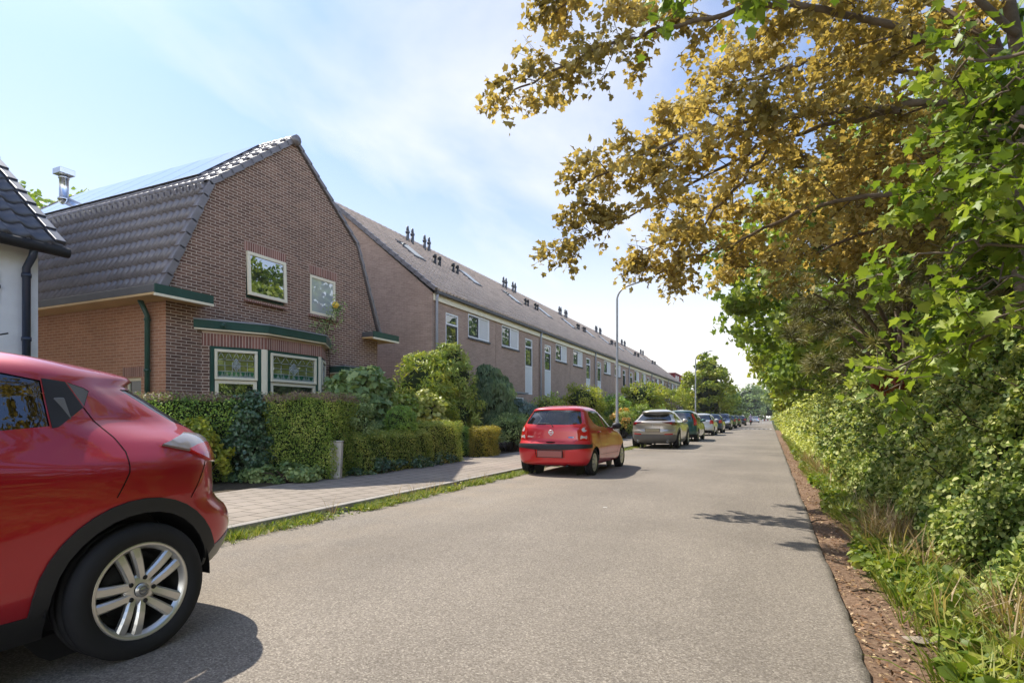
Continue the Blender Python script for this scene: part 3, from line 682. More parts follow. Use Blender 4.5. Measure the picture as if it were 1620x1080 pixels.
for (F,Lw),i in zip(segs,range(3)):
    mb=MB(); mb.fbox(F,.0 if i==1 else .0,Lw,ZL,2.958,-.10,.004); mb.build('lintel',M['brick_solid'],bay,swap=True)
    mb=MB(); mb.fbox(F,0,Lw,.0,.70,-.10,.004); mb.build('bay_wall',M['brick_dark'],bay)
    a=.16 if i==0 else .045; b=Lw-(.102 if i<2 else .05)
    if i==0:
        mb=MB(); mb.fbox(F,0,.15,.70,ZL,-.1,.002); mb.build('bay_pier',M['brick_dark'],bay)
    mb=MB(); mb.fframe(F,a,b,.70,ZL-.002,.075,-.09,-.005); fr=mb.build('window_frame',M['green'],bay,uv=False)
    for pa,pb in ([(Lw-.10,Lw)]+([(0.,.04)] if i==1 else [])):
        mb=MB(); mb.fbox(F,pa,pb,.70,ZL-.002,-.10,.004); mb.build('corner_post',M['cream'],bay,uv=False,bevel=.008)
    u0,u1=a+.08,b-.08
    # top-hung transom with leaded glass, slightly proud; lower pane
    mb=MB(); mb.fframe(F,u0,u1,2.0,ZL-.06,.055,-.05,.025); tr=mb.build('transom',M['cream'],bay,uv=False,bevel=.005)
    g0,g1,h0,h1=u0+.055,u1-.055,2.055,ZL-.115; wd=g1-g0; hh=h1-h0
    mb=MB(); mb.fbox(F,g0-.004,g1+.004,h0-.004,h1+.004,-.03,-.02); pn=mb.build('pane',M['stain'],tr,uv=False)
    cm=MB(); gr=MB(); cl=MB()
    def line(x0,y0,x1,y1,t=.007):
        p=F.p(g0+x0*wd,h0+y0*hh,-.017);q=F.p(g0+x1*wd,h0+y1*hh,-.017); cm.tube([p,q],t,4)
    for x in (0,.2,.4,.6,.8,1): line(x,0 if x in(0,1) else .0,x,1 if x in(0,1) else .62)
    for y in (0,.24,.47,1): line(0,y,1,y)
    for k in range(5):
        x=k*.2; line(x,.70,x+.1,1);line(x+.1,1,x+.2,.70); line(x,.70,x+.2,.70)
    cx,cy=.5,.5
    for s1 in (1,.62,.3):
        q=[(cx-.11*s1,cy),(cx,cy+.27*s1),(cx+.11*s1,cy),(cx,cy-.27*s1)]
        for j in range(4): line(*q[j],*q[(j+1)%4])
    line(.11,.47,.39,.47);line(.61,.47,.89,.47)
    cl.poly([F.p(g0+wd*(cx+dx),h0+hh*(cy+dy),-.0185) for dx,dy in ((-.11,0),(0,-.27),(.11,0),(0,.27))])
    cl.poly([F.p(g0+wd*x,h0+hh*y,-.0190) for x,y in ((0,0),(1,0),(1,.23),(0,.23))])
    for k in range(8):
        x=.07+k*.123; gr.poly([F.p(g0+wd*(x+.05*math.cos(t)),h0+hh*(.23+.17*math.sin(t)),-.0180) for t in [math.pi+math.pi*j/10 for j in range(11)]])
    cm.build('lead_cames',M['came'],tr,uv=False); gr.build('green_glass',M['stain_green'],tr,uv=False); cl.build('clear_glass',M['stain_grey'],tr,uv=False)
    mb=MB(); mb.fframe(F,u0+.01,u1-.01,.76,1.99,.07,-.07,-.01); mb.build('lower_frame',M['cream'],bay,uv=False)
    mb=MB(); mb.fbox(F,u0+.07,u1-.07,.82,1.93,-.05,-.04); mb.build('lower_pane',M['pane'],bay,uv=False)
mb=MB(); mb.tube([P0+Vector((.28,.28,3.14)),P0+Vector((.36,.24,3.13))],.035,8); mb.tube([P0+Vector((.36,.24,3.13)),P0+Vector((.42,.16,3.10))],.045,8); mb.build('outdoor_lamp',M['green'],bay,uv=False)
# solar panels on the upper left slope: a thing fixed to the roof
dv=Vector((0,YA-YB0,ZA-ZB)).normalized(); nn=Vector((0,-dv.z,dv.y))
sp=empty('solar_panel_array',(FX,YA,0),0,'long dark solar panel array on the upper slope of the mansard roof','solar panels')
def SP(x,v,d): return Vector((x,YB0-LY,ZB))+dv*v+nn*d
for k in range(7):
    x1=-.75-k*1.06; x0=x1-1.03; mb=MB()
    mb.hexa([SP(x0,.55,.17),SP(x1,.55,.17),SP(x1,2.25+.45,.17),SP(x0,2.70,.17),SP(x0,.55,.21),SP(x1,.55,.21),SP(x1,2.70,.21),SP(x0,2.70,.21)])
    pn=mb.build('panel',M['solar'],sp,uv=False)
    mb=MB(); mb.hexa([SP(x0-.012,.53,.165),SP(x1+.012,.53,.165),SP(x1+.012,.549,.165),SP(x0-.012,.549,.165),SP(x0-.012,.53,.215),SP(x1+.012,.53,.215),SP(x1+.012,.549,.215),SP(x0-.012,.549,.215)]); mb.build('panel_frame',M['iron'],pn,uv=False)
mb=MB()
for v in (.9,2.2):
    for k in range(15): mb.hexa([SP(-8.1+k*.52,v,.0),SP(-8.05+k*.52,v,.0),SP(-8.05+k*.52,v+.05,.0),SP(-8.1+k*.52,v+.05,.0),SP(-8.1+k*.52,v,.168),SP(-8.05+k*.52,v,.168),SP(-8.05+k*.52,v+.05,.168),SP(-8.1+k*.52,v+.05,.168)])
    mb.hexa([SP(-8.2,v,.12),SP(-.7,v,.12),SP(-.7,v+.04,.12),SP(-8.2,v+.04,.12),SP(-8.2,v,.164),SP(-.7,v,.164),SP(-.7,v+.04,.164),SP(-8.2,v+.04,.164)])
mb.build('rails',M['iron'],sp,uv=False)
# flue
mb=MB(); mb.lathe([(.17,-.45),(.14,0),(.14,.12),(.16,.13),(.16,.17),(.12,.19),(.12,.75),(.14,.76),(.14,.80),(.12,.81),(.12,.86)],'z',(-8.3,-.75,7.5),20)
fl=mb.build('flue',M['steel'],house,uv=False)
mb=MB(); mb.box(-8.50,-8.10,-.95,-.55,8.36,8.53); mb.build('flue_cap',M['steel'],fl,uv=False,bevel=.012)

# ------------------------------------------------------------------ white house at the left edge
wy=5.2; wh=empty('white_house',(FX,wy,0),0,'white stucco house corner with black roof tiles and a dark blue downpipe','house')
Fw=Frame((0,-9,0),(0,1,0),(1,0,0)); wall_panel([(0,0),(9,0),(9,3.95),(0,3.95)],[(2.0,3.6,.8,2.3),(5.4,6.6,.8,2.3)],Fw,M['stucco'],'front_wall',wh,.12)
for a,b in ((2.0,3.6),(5.4,6.6)): sash(Fw,a,b,.8,2.3,-.04,wh,'pane')
mb=MB(); mb.prism([(0,0),(0,3.95),(-4,7.5),(-8,3.95),(-8,0)],lambda a,b,d:(a-.005,d,b),-.2,0); mb.box(-8,-7.8,-9,-.2,0,3.95); mb.box(-8,-.005,-9,-8.8,0,3.95); mb.build('side_wall',M['stucco'],wh)
dvw=Vector((-4.2,0,3.73))
tile_sheet('front_roof',M['tile_black'],wh,(.28,-9,3.95-.02),(0,1,0),dvw,32,15,9.2/32,5.62/15,.06,.035,8)
mb=MB(); mb.poly([(-4,-9,7.55),(-4,.2,7.55),(-8.2,.2,3.9),(-8.2,-9,3.9)]); mb.build('rear_roof',M['tile_black'],wh,uv=False)
mb=MB(); verge_run(mb,(.28,.24,3.98),(-4,.24,7.75),.16,.07,15,(0,1,0),.06); mb.build('verge',M['tile_black'],wh,uv=False,bevel=.012)
mb=MB(); mb.tube([(.30,-9,3.88),(.30,.28,3.88)],.085,12); mb.build('gutter',M['iron'],wh,uv=False)
mb=MB(); mb.tube([(.09,-.20,.05),(.09,-.20,3.55),(.22,-.18,3.72),(.28,-.18,3.85)],.055,12)
for z in (1.2,2.4,3.4): mb.tube([(.09,-.20,z),(.09,-.20,z+.06)],.066,12)
mb.build('downpipe',M['navy'],wh,uv=False)
mb=MB(); mb.box(.0,.03,-.56,-.53,2.95,3.45); mb.box(.01,.05,-.60,-.51,3.17,3.22); mb.build('wall_anchor',M['iron'],wh,uv=False)
mb=MB(); mb.tube([(.02,-1.0,2.30),(.35,-.55,2.46)],.012,6); mb.build('iron_rod',M['iron'],wh,uv=False)

# ------------------------------------------------------------------ terrace of row houses
RXF=-10.8; RY=17.1; UW=5.025; EZ=5.60; RZ=9.35; RD=9.0
def F0(): return Frame((0,0,0),(0,1,0),(1,0,0))
def row_unit(mirror):
    root=empty('row_house',(0,0,0)); F=F0(); W=UW
    m=(lambda a,b:(W-b,W-a)) if mirror else (lambda a,b:(a,b))
    tall=m(.85,1.78); win=m(2.55,4.42); door=m(3.3,4.25); low=m(1.95,3.15)
    wall_panel([(0.012,0),(W-.012,0),(W-.012,EZ),(.012,EZ)],[(tall[0],tall[1],2.33,5.05),(win[0],win[1],4.36,5.30),(door[0],door[1],.1,2.2),(low[0],low[1],.8,2.15)],F,M['brick_row'],'front_wall',root,.10)
    mb=MB(); mb.box(-RD,-RD+.2,0.012,W-.012,0,EZ); mb.box(-RD+.2,-.3,.012,.14,0,EZ); mb.box(-RD+.2,-.3,W-.14,W-.012,0,EZ); mb.build('rear_wall',M['brick_row'],root)
    # tall stair window: upper light, long pane, white panel below
    mb=MB(); mb.fframe(F,*tall,2.33,5.05,.06,-.08,-.01); mb.fbox(F,tall[0]+.06,tall[1]-.06,3.66,3.73,-.08,-.012); mb.fbox(F,tall[0]+.06,tall[1]-.06,4.62,4.68,-.08,-.012)
    w=mb.build('stair_window',M['white'],root,uv=False)
    mb=MB(); mb.fbox(F,tall[0]+.055,tall[1]-.055,3.725,4.625,-.06,-.045); mb.fbox(F,tall[0]+.055,tall[1]-.055,4.675,4.995,-.06,-.045); mb.build('pane',M['pane_dark'],w,uv=False)
    mb=MB(); mb.fframe(F,tall[0]+.06,tall[1]-.06,3.73,4.62,.045,-.05,-.02); mb.build('casement',M['grey_frame'],w,uv=False)
    mb=MB(); mb.fbox(F,tall[0]+.055,tall[1]-.055,2.385,3.665,-.06,-.035); mb.build('white_panel',M['panel'],w,uv=False)
    # wide bedroom window: glass half and blind half
    mid=(win[0]+win[1])/2
    mb=MB(); mb.fframe(F,*win,4.36,5.30,.06,-.08,-.01); mb.fbox(F,mid-.035,mid+.035,4.42,5.24,-.08,-.012); w=mb.build('bedroom_window',M['white'],root,uv=False)
    g=(win[0]+.055,mid-.03); bl=(mid+.03,win[1]-.055)
    mb=MB(); mb.fbox(F,*g,4.415,5.245,-.06,-.045); mb.build('pane',M['pane_dark'],w,uv=False)
    mb=MB(); mb.fframe(F,g[0]+.005,g[1]-.0,4.42,5.24,.05,-.05,-.022); mb.build('casement',M['grey_frame'],w,uv=False)
    mb=MB(); mb.fbox(F,*bl,4.415,5.245,-.06,-.045); mb.build('blind',M['blind'],w,uv=False)
    mb=MB(); mb.fbox(F,win[0]-.03,win[1]+.03,4.29,4.355,-.03,.05); mb.build('sill',M['grey_frame'],w,uv=False)
    mb=MB(); mb.fbox(F,door[0]+.06,door[1]-.06,.1,2.14,-.09,-.05); d=mb.build('front_door',M['grey_frame'],root,uv=False)
    mb=MB(); mb.fframe(F,*door,.1,2.2,.06,-.1,-.01); mb.build('door_frame',M['white'],d,uv=False)
    mb=MB(); mb.fbox(F,door[0]-.15,door[1]+.15,2.25,2.33,.003,.75); mb.build('canopy',M['lead'],root,uv=False)
    mb=MB(); mb.fframe(F,*low,.8,2.15,.06,-.08,-.01); w=mb.build('ground_window',M['white'],root,uv=False)
    mb=MB(); mb.fbox(F,low[0]+.055,low[1]-.055,.855,2.095,-.06,-.045); mb.build('pane',M['pane_dark'],w,uv=False)
    # eaves
    mb=MB(); mb.fbox(F,0.002,W-.002,5.33,5.56,.004,.06); mb.build('fascia',M['cream'],root,uv=False)
    mb=MB(); mb.fbox(F,0.002,W-.002,5.55,5.66,.062,.20); mb.build('gutter',M['gutter'],root,uv=False,bevel=.01)
    dv=Vector((-RD/2-.15,0,RZ-EZ+.0)); nr=17
    tile_sheet('front_roof',M['tile_row'],root,(.15,0.0,EZ+.04),(0,1,0),dv,20,nr,W/20,dv.length/nr,.065,.045)
    mb=MB(); mb.poly([(-RD/2,0,RZ+.05),(-RD/2,W,RZ+.05),(-RD-.15,W,EZ),(-RD-.15,0,EZ)]); mb.build('rear_roof',M['tile_row'],root,uv=False)
    mb=MB()
    for k in range(14): mb.tube([(-RD/2,k*W/14,RZ+.06),(-RD/2,(k+1)*W/14+.01,RZ+.065)],[.10,.115],8)
    mb.build('ridge',M['tile_row'],root,uv=False)
    def onr(y,s,d=0): # s 0 eave..1 ridge
        n=Vector((RZ-EZ,0,RD/2)).normalized(); return Vector((0-RD/2*s,y,EZ+(RZ-EZ)*s+.06))+n*d
    y=lambda a: W-a if mirror else a
    # skylight in the roof
    a,b=sorted((y(2.1),y(2.9))); mb=MB()
    mb.hexa([onr(a,.50,-.02),onr(b,.50,-.02),onr(b,.72,-.02),onr(a,.72,-.02),onr(a,.50,.17),onr(b,.50,.17),onr(b,.72,.17),onr(a,.72,.17)]); sk=mb.build('skylight',M['grey_frame'],root,uv=False)
    mb=MB(); mb.hexa([onr(a+.06,.515,.172),onr(b-.06,.515,.172),onr(b-.06,.705,.172),onr(a+.06,.705,.172),onr(a+.06,.515,.185),onr(b-.06,.515,.185),onr(b-.06,.705,.185),onr(a+.06,.705,.185)]); mb.build('pane',M['pane'],sk,uv=False)
    # short roof vents and taller flues near the party wall
    for dy in (0,.38):
        p=onr(y(4.05+dy),.55); mb=MB(); mb.tube([p-Vector((0,0,.1)),p+Vector((0,0,.42))],.075,8); mb.tube([p+Vector((0,0,.42)),p+Vector((0,0,.55))],[.09,.085],8); mb.build('vent_pipe',M['iron'],root,uv=False)
    for dy in (0,.42):
        p=onr(y(4.15+dy*.9),.88); mb=MB(); mb.tube([p-Vector((0,0,.1)),p+Vector((0,0,.48))],.075,8); mb.tube([p+Vector((0,0,.48)),p+Vector((0,0,.56))],.10,8); mb.tube([p+Vector((0,0,.56)),p+Vector((0,0,.78))],[.07,.05],8); mb.build('flue',M['grey_frame'],root,uv=False)
    return root
def downpipe(parent,y):
    mb=MB(); mb.tube([(.09,y,.05),(.09,y,5.40),(.13,y,5.56)],.05,10); mb.build('downpipe',M['pipe_grey'],parent,uv=False)
uA=row_unit(False); uB=row_unit(True); NU=12
for k in range(NU):
    src=uB if k%2 else uA; o=src if k<2 else copy_tree(src); o.location=(RXF,RY+k*UW,0)
    ords=['first','second','third','fourth','fifth','sixth','seventh','eighth','ninth','tenth','eleventh','farthest']
    lab=('end house of the pinkish brick terrace, with the bare brick gable wall' if k==0 else '%s two storey pinkish brick terrace house counted from the bare gable end'%ords[k] if k<NU-1 else 'farthest brick terrace house, beside the block with red dormers')
    tag(o,lab,'house','row houses of the terrace'); units=globals().setdefault('units',[]); units.append(o)
for k in range(0,NU,2): downpipe(units[k],.10)
gab=MB(); gab.prism([(0.0,0),(-RD,0),(-RD,EZ),(-RD/2,RZ),(0.0,EZ)],lambda a,b,d:(a,d,b),-.10,.010); gab.build('gable_wall',M['brick_row'],units[0])
mb=MB(); verge_run(mb,(.17,-.04,EZ+.06),(-RD/2,-.04,RZ+.08),.14,.14,17,(0,1,0),.07); 
mb.build('verge',M['tile_dark'],units[0],uv=False,bevel=.01)
# block with red dormers farther down the street
def dormer_unit():
    root=empty('dormer_house',(0,0,0)); F=F0(); W=5.4
    wall_panel([(.012,0),(W-.012,0),(W-.012,4.6),(.012,4.6)],[(.7,2.0,3.0,4.2),(2.9,4.6,3.0,4.2),(.7,1.7,.1,2.2),(2.4,4.6,.7,2.2)],F,M['brick_row'],'front_wall',root,.1)
    for a,b,c,d in ((.7,2.0,3.0,4.2),(2.9,4.6,3.0,4.2),(2.4,4.6,.7,2.2)): sash(F,a,b,c,d,-.03,root,'pane_dark','white')
    mb=MB(); mb.fbox(F,.75,1.65,.1,2.15,-.09,-.05); mb.build('front_door',M['reddorm'],root,uv=False)
    mb=MB(); mb.box(-8,-.02,.012,.15,0,4.6); mb.box(-8,-.02,W-.15,W-.012,0,4.6); mb.box(-8,-7.8,.15,W-.15,0,4.6); mb.build('rear_wall',M['brick_row'],root)
    mb=MB(); mb.prism([(.3,4.55),(-4,8.2),(-8.3,4.55),(-8.3,4.4),(.3,4.4)],lambda a,b,d:(a,d,b),0.002,W-.002); mb.build('roof',M['tile_row'],root,uv=False)
    mb=MB(); mb.box(-3.2,-.62,.5,W-.5,5.1,7.1); mb.box(-3.2,-.5,.4,W-.4,7.101,7.25); dm=mb.build('dormer',M['reddorm'],root,uv=False)
    Fd=Frame((-.615,0,0),(0,1,0),(1,0,0))
    for a,b in ((1.3,2.1),(3.0,3.9)):
        w=sash(Fd,a,b,5.5,6.9,.05,root,'pane_dark','white')
    return root
du=dormer_unit()
for k in range(3):
    o=du if k==0 else copy_tree(du); o.location=(RXF-.3,RY+NU*UW+1.2+k*5.4,0)
    tag(o,['brick house with dark red dormer just beyond the long terrace','middle brick house of the three with dark red dormers','far end house with dark red dormer, half hidden by the street tree'][k],'house','houses with red dormers')
# ------------------------------------------------------------------ vehicles
def pchip(pts):
    xs=np.array([p[0] for p in pts],float);ys=np.array([p[1] for p in pts],float)
    h=np.diff(xs);d=np.diff(ys)/h;m=np.zeros_like(xs)
    for i in range(1,len(xs)-1):
        if d[i-1]*d[i]>0: w1=2*h[i]+h[i-1];w2=h[i]+2*h[i-1]; m[i]=(w1+w2)/(w1/d[i-1]+w2/d[i])
    m[0]=d[0];m[-1]=d[-1]
    def f(x):
        x=np.clip(np.asarray(x,float),xs[0],xs[-1]); i=np.clip(np.searchsorted(xs,x)-1,0,len(xs)-2); t=(x-xs[i])/h[i]
        return (ys[i]*(1+2*t)*(1-t)**2+h[i]*m[i]*t*(1-t)**2+ys[i+1]*t*t*(3-2*t)+h[i]*m[i+1]*t*t*(t-1))
    return f
def circ(cy,cz,r,n=30,a0=0,a1=2*math.pi): return [(cy+r*math.cos(a0+(a1-a0)*k/n),cz+r*math.sin(a0+(a1-a0)*k/n)) for k in range(n)]
def inpoly(x,y,P):
    c=False;j=len(P)-1
    for i in range(len(P)):
        if (P[i][1]>y)!=(P[j][1]>y) and x<(P[j][0]-P[i][0])*(y-P[i][1])/(P[j][1]-P[i][1])+P[i][0]: c=not c
        j=i
    return c
def cut_poly(bm, poly, ax, cond):
    """score a polygon into the surface; ax 'side' projects along x, 'rear' along y"""
    pr=(lambda v:(v.y,v.z)) if ax=='side' else (lambda v:(v.x,v.z))
    x0=min(p[0] for p in poly)-.02;x1=max(p[0] for p in poly)+.02;z0=min(p[1] for p in poly)-.02;z1=max(p[1] for p in poly)+.02
    n=len(poly)
    def touching(fs,a0,a1,b0,b1):
        r=[]
        for f in fs:
            q=[pr(v.co) for v in f.verts]
            if max(p[0] for p in q)<a0 or min(p[0] for p in q)>a1 or max(p[1] for p in q)<b0 or min(p[1] for p in q)>b1: continue
            r.append(f)
        return r
    for i in range(n):
        a=poly[i];b=poly[(i+1)%n]
        fs=[f for f in bm.faces if cond(f.calc_center_median())]
        fs=touching(fs,min(a[0],b[0])-.001,max(a[0],b[0])+.001,min(a[1],b[1])-.001,max(a[1],b[1])+.001)
        if not fs: continue
        g=set(fs)
        for f in fs: g.update(f.edges); g.update(f.verts)
        dx,dz=b[0]-a[0],b[1]-a[1]
        if ax=='side': co=(0,a[0],a[1]);no=(0,-dz,dx)
        else: co=(a[0],0,a[1]);no=(-dz,0,dx)
        bmesh.ops.bisect_plane(bm,geom=list(g),dist=1e-5,plane_co=co,plane_no=no)

def car_shell(P):
    yr,yf,hw=pchip(P['yr']),pchip(P['yf']),pchip(P['hw'])
    zb,zt=P['hw'][0][0],P['hw'][-1][0]; res=P.get('res',1.0)
    zs=[zb]; 
    while zs[-1]<zt-.001: 
        z=zs[-1]; st=.035 if z<zt-.16 else max(.004,(zt-z)*.22); zs.append(min(zt,z+st/res))
    nR,nS,nF=int(22*res),int(70*res),int(18*res)
    cr,cf=P.get('cr',.42),P.get('cf',.7); en,ef=P.get('en',2.7),P.get('ef',2.3)
    rows=[]
    for z in zs:
        w=float(hw(z));a=float(yr(z));b=float(yf(z)); L=max(.02,b-a)
        c1=min(cr,L*.42)*min(1,max(.25,w/.5));c2=min(cf,L*.42)*min(1,max(.25,w/.5))
        def quarter(n,c,e):
            t=np.linspace(0,math.pi/2,240); x=w*np.sin(t)**(2/e); y=c*(1-np.cos(t)**(2/e))
            s=np.concatenate([[0],np.cumsum(np.hypot(np.diff(x),np.diff(y)))]); u=np.linspace(0,s[-1],n+1)
            return np.interp(u,s,x),np.interp(u,s,y)
        x1,y1=quarter(nR,c1,en);x2,y2=quarter(nF,c2,ef)
        ys=np.linspace(a+c1,b-c2,nS+2)[1:-1]
        X=np.concatenate([x1,np.full(nS,w),x2[::-1]]);Y=np.concatenate([a+y1,ys,(b-y2)[::-1]])
        if 'bow' in P: X=X*(1-P['bow']*((Y-(a+b)/2)/max(.1,L/2))**2)
        if 'bulge' in P and w>.2:
            sd=np.clip((X/w-.55)/.4,0,1); X=X+np.array([P['bulge'](y,z) for y in Y])*sd
        rows.append((X,Y,z))
    m=len(rows[0][0]); vs=[];fs=[]
    for X,Y,z in rows:
        for k in range(m): vs.append((X[k] if 0<k<m-1 else 0.0,Y[k],z))
        for k in range(m-2,0,-1): vs.append((-X[k],Y[k],z))
    M2=2*m-2
    for r in range(len(rows)-1):
        for k in range(M2): k2=(k+1)%M2; fs.append((r*M2+k,r*M2+k2,(r+1)*M2+k2,(r+1)*M2+k))
    for r in (0,len(rows)-1):
        for k in range(m-1):
            a=r*M2+k;b=r*M2+k+1;c=r*M2+(M2-k-1)%M2;d=r*M2+(M2-k)%M2
            q=[]; [q.append(i) for i in (a,b,c,d) if i not in q]
            if len(q)>2: fs.append(tuple(q))
    return vs,fs

def wheel_mesh(R,rr,w):
    mb=MB(); hw_=w/2
    mb.lathe([(rr,-hw_*.8),(rr+.012,-hw_*.97),(R*.86,-hw_*1.04),(R*.955,-hw_*.93),(R*.985,-hw_*.78),(R,-hw_*.6),(R,-hw_*.32),(R-.008,-hw_*.3),(R-.008,-hw_*.24),(R,-hw_*.22),(R,hw_*.22),(R-.008,hw_*.24),(R-.008,hw_*.3),(R,hw_*.32),(R,hw_*.6),(R*.985,hw_*.78),(R*.955,hw_*.93),(R*.86,hw_*1.04),(rr+.012,hw_*.97),(rr,hw_*.8)],'x',(0,0,0),56)
    return mb.mesh('tyre',M['rubber'],uv=False,fix=True)
def rim_mesh(rr,w,style):
    """outer face towards +x"""
    mb=MB(); o=w/2*.80
    mb.lathe([(rr+.004,o+.006),(rr-.004,o+.010),(rr-.018,o-.002),(rr-.03,o-.02)],'x',(0,0,0),48,0)
    mb.lathe([(rr-.03,o-.02),(rr-.045,o-.10),(rr-.05,-o*.8)],'x',(0,0,0),40,1)
    mb.lathe([(rr*.8,o-.12),(.0,o-.12)],'x',(0,0,0),40,1)
    mb.lathe([(rr*.66,o-.10),(rr*.66,o-.085),(.05,o-.085)],'x',(0,0,0),40,2)
    def P(r,a,x): return (x,r*math.cos(a),r*math.sin(a))
    def spoke(a,off,w0,w1,r0,r1,dx0,dx1,th=.028):
        n=6; prev=None
        for i in range(n+1):
            t=i/n; r=r0+(r1-r0)*t; half=(w0+(w1-w0)*t)/2; cx=off[0]+(off[1]-off[0])*t; x=o+dx0+(dx1-dx0)*t+.010*math.sin(t*math.pi)
            ca,sa=math.cos(a),math.sin(a)
            def q(s,xx,k=1): return (xx, r*ca-(cx+s*half*k)*sa, r*sa+(cx+s*half*k)*ca)
            cur=[q(-1,x-.010),q(-.62,x),q(.62,x),q(1,x-.010),q(1,x-th),q(-1,x-th)]
            if prev: mb.add(prev+cur,[(j,(j+1)%6,6+(j+1)%6,6+j) for j in range(6)],0,False)
            prev=cur
    if style=='double':
        for k in range(5):
            a=2*math.pi*k/5+math.pi/2+.31
            for s in (-1,1): spoke(a,(s*.025,s*.041),.040,.054,.045,rr-.008,-.012,-.004)
            p=P(.062,a+math.pi/5,o-.02); mb.tube([p,(p[0]+.012,p[1],p[2])],.012,8,2)
        mb.lathe([(.082,o-.04),(.080,o-.018),(.06,o-.012),(.036,o-.010)],'x',(0,0,0),30,0)
        mb.lathe([(.036,o-.004),(.033,o+.004),(0,o+.006)],'x',(0,0,0),24,0)
    elif style=='cap':
        mb.lathe([(rr-.005,o+.004),(rr*.86,o+.010),(rr*.80,o-.004)],'x',(0,0,0),40,0)
        for k in range(7):
            a=2*math.pi*k/7; spoke(a,(0,0),.052,.085,.04,rr*.84,.012,.004,.02)
        mb.lathe([(.075,o-.01),(.065,o+.020),(.03,o+.030),(0,o+.031)],'x',(0,0,0),24,0)
    else:
        n=style
        for k in range(n):
            a=2*math.pi*k/n; spoke(a,(0,0),.05,.045,.04,rr-.008,-.01,-.004)
        mb.lathe([(.075,o-.04),(.07,o-.010),(0,o-.004)],'x',(0,0,0),24,0)
    return mb.mesh('rim',[M['rim'],M['rimdark'],M['iron']],uv=False)

def ribbon(bvh, pts, side, w=.006, off=.0012, n=10):
    """thin strip lying on the shell along (y,z) points"""
    mb=MB(); S=[]
    for i in range(len(pts)-1):
        for k in range(n): t=k/n; S.append((pts[i][0]+(pts[i+1][0]-pts[i][0])*t,pts[i][1]+(pts[i+1][1]-pts[i][1])*t))
    S.append(pts[-1]); L=[];R=[]
    for i,(y,z) in enumerate(S):
        a=S[max(0,i-1)];b=S[min(len(S)-1,i+1)]; d=Vector((b[0]-a[0],b[1]-a[1])).normalized()
        for lst,s in ((L,1),(R,-1)):
            yy,zz=y-d.y*s*w/2,z+d.x*s*w/2; h=bvh.ray_cast(Vector((side*2,yy,zz)),Vector((-side,0,0)))
            lst.append(h[0]+h[1]*off*(1 if h[1].x*side>0 else -1) if h[0] else None)
    for i in range(len(S)-1):
        q=[L[i],L[i+1],R[i+1],R[i]]
        if all(q): mb.poly(q)
    return mb
def rear_at(bvh,x,z,off=.004):
    h=bvh.ray_cast(Vector((x,-3,z)),Vector((0,1,0))); 
    return (h[0]-Vector((0,off,0))) if h[0] else Vector((x,0,z))
def rear_patch(bvh, poly, mat, name, parent, off=.004, th=0):
    mb=MB(); c=(sum(p[0] for p in poly)/len(poly),sum(p[1] for p in poly)/len(poly))
    ring=[rear_at(bvh,x,z,off) for x,z in poly]; cc=rear_at(bvh,*c,off)
    mb.add([cc]+ring,[(0,i+1,(i+1)%len(ring)+1) for i in range(len(ring))])
    base=[rear_at(bvh,x,z,-.01) for x,z in poly]; n=len(ring)
    mb.add(ring+base,[(i,(i+1)%n,n+(i+1)%n,n+i) for i in range(n)])
    return mb.build(name,mat,parent,uv=False)
def text_mesh(name, txt, size, mat, parent, loc, rot, ext=.002, sx=1):
    c=bpy.data.curves.new('lettering','FONT'); c.body=txt; c.size=size; c.extrude=ext; c.align_x='CENTER'; c.align_y='CENTER'
    t=bpy.data.objects.new('lettering',c); COL.objects.link(t); dg=bpy.context.evaluated_depsgraph_get()
    me=bpy.data.meshes.new_from_object(t.evaluated_get(dg)); bpy.data.objects.remove(t); bpy.data.curves.remove(c)
    me.materials.clear(); me.materials.append(mat); me.name=name
    o=link_mesh(name,me,parent); o.location=loc; o.rotation_euler=rot; o.scale=(sx,1,1); return o

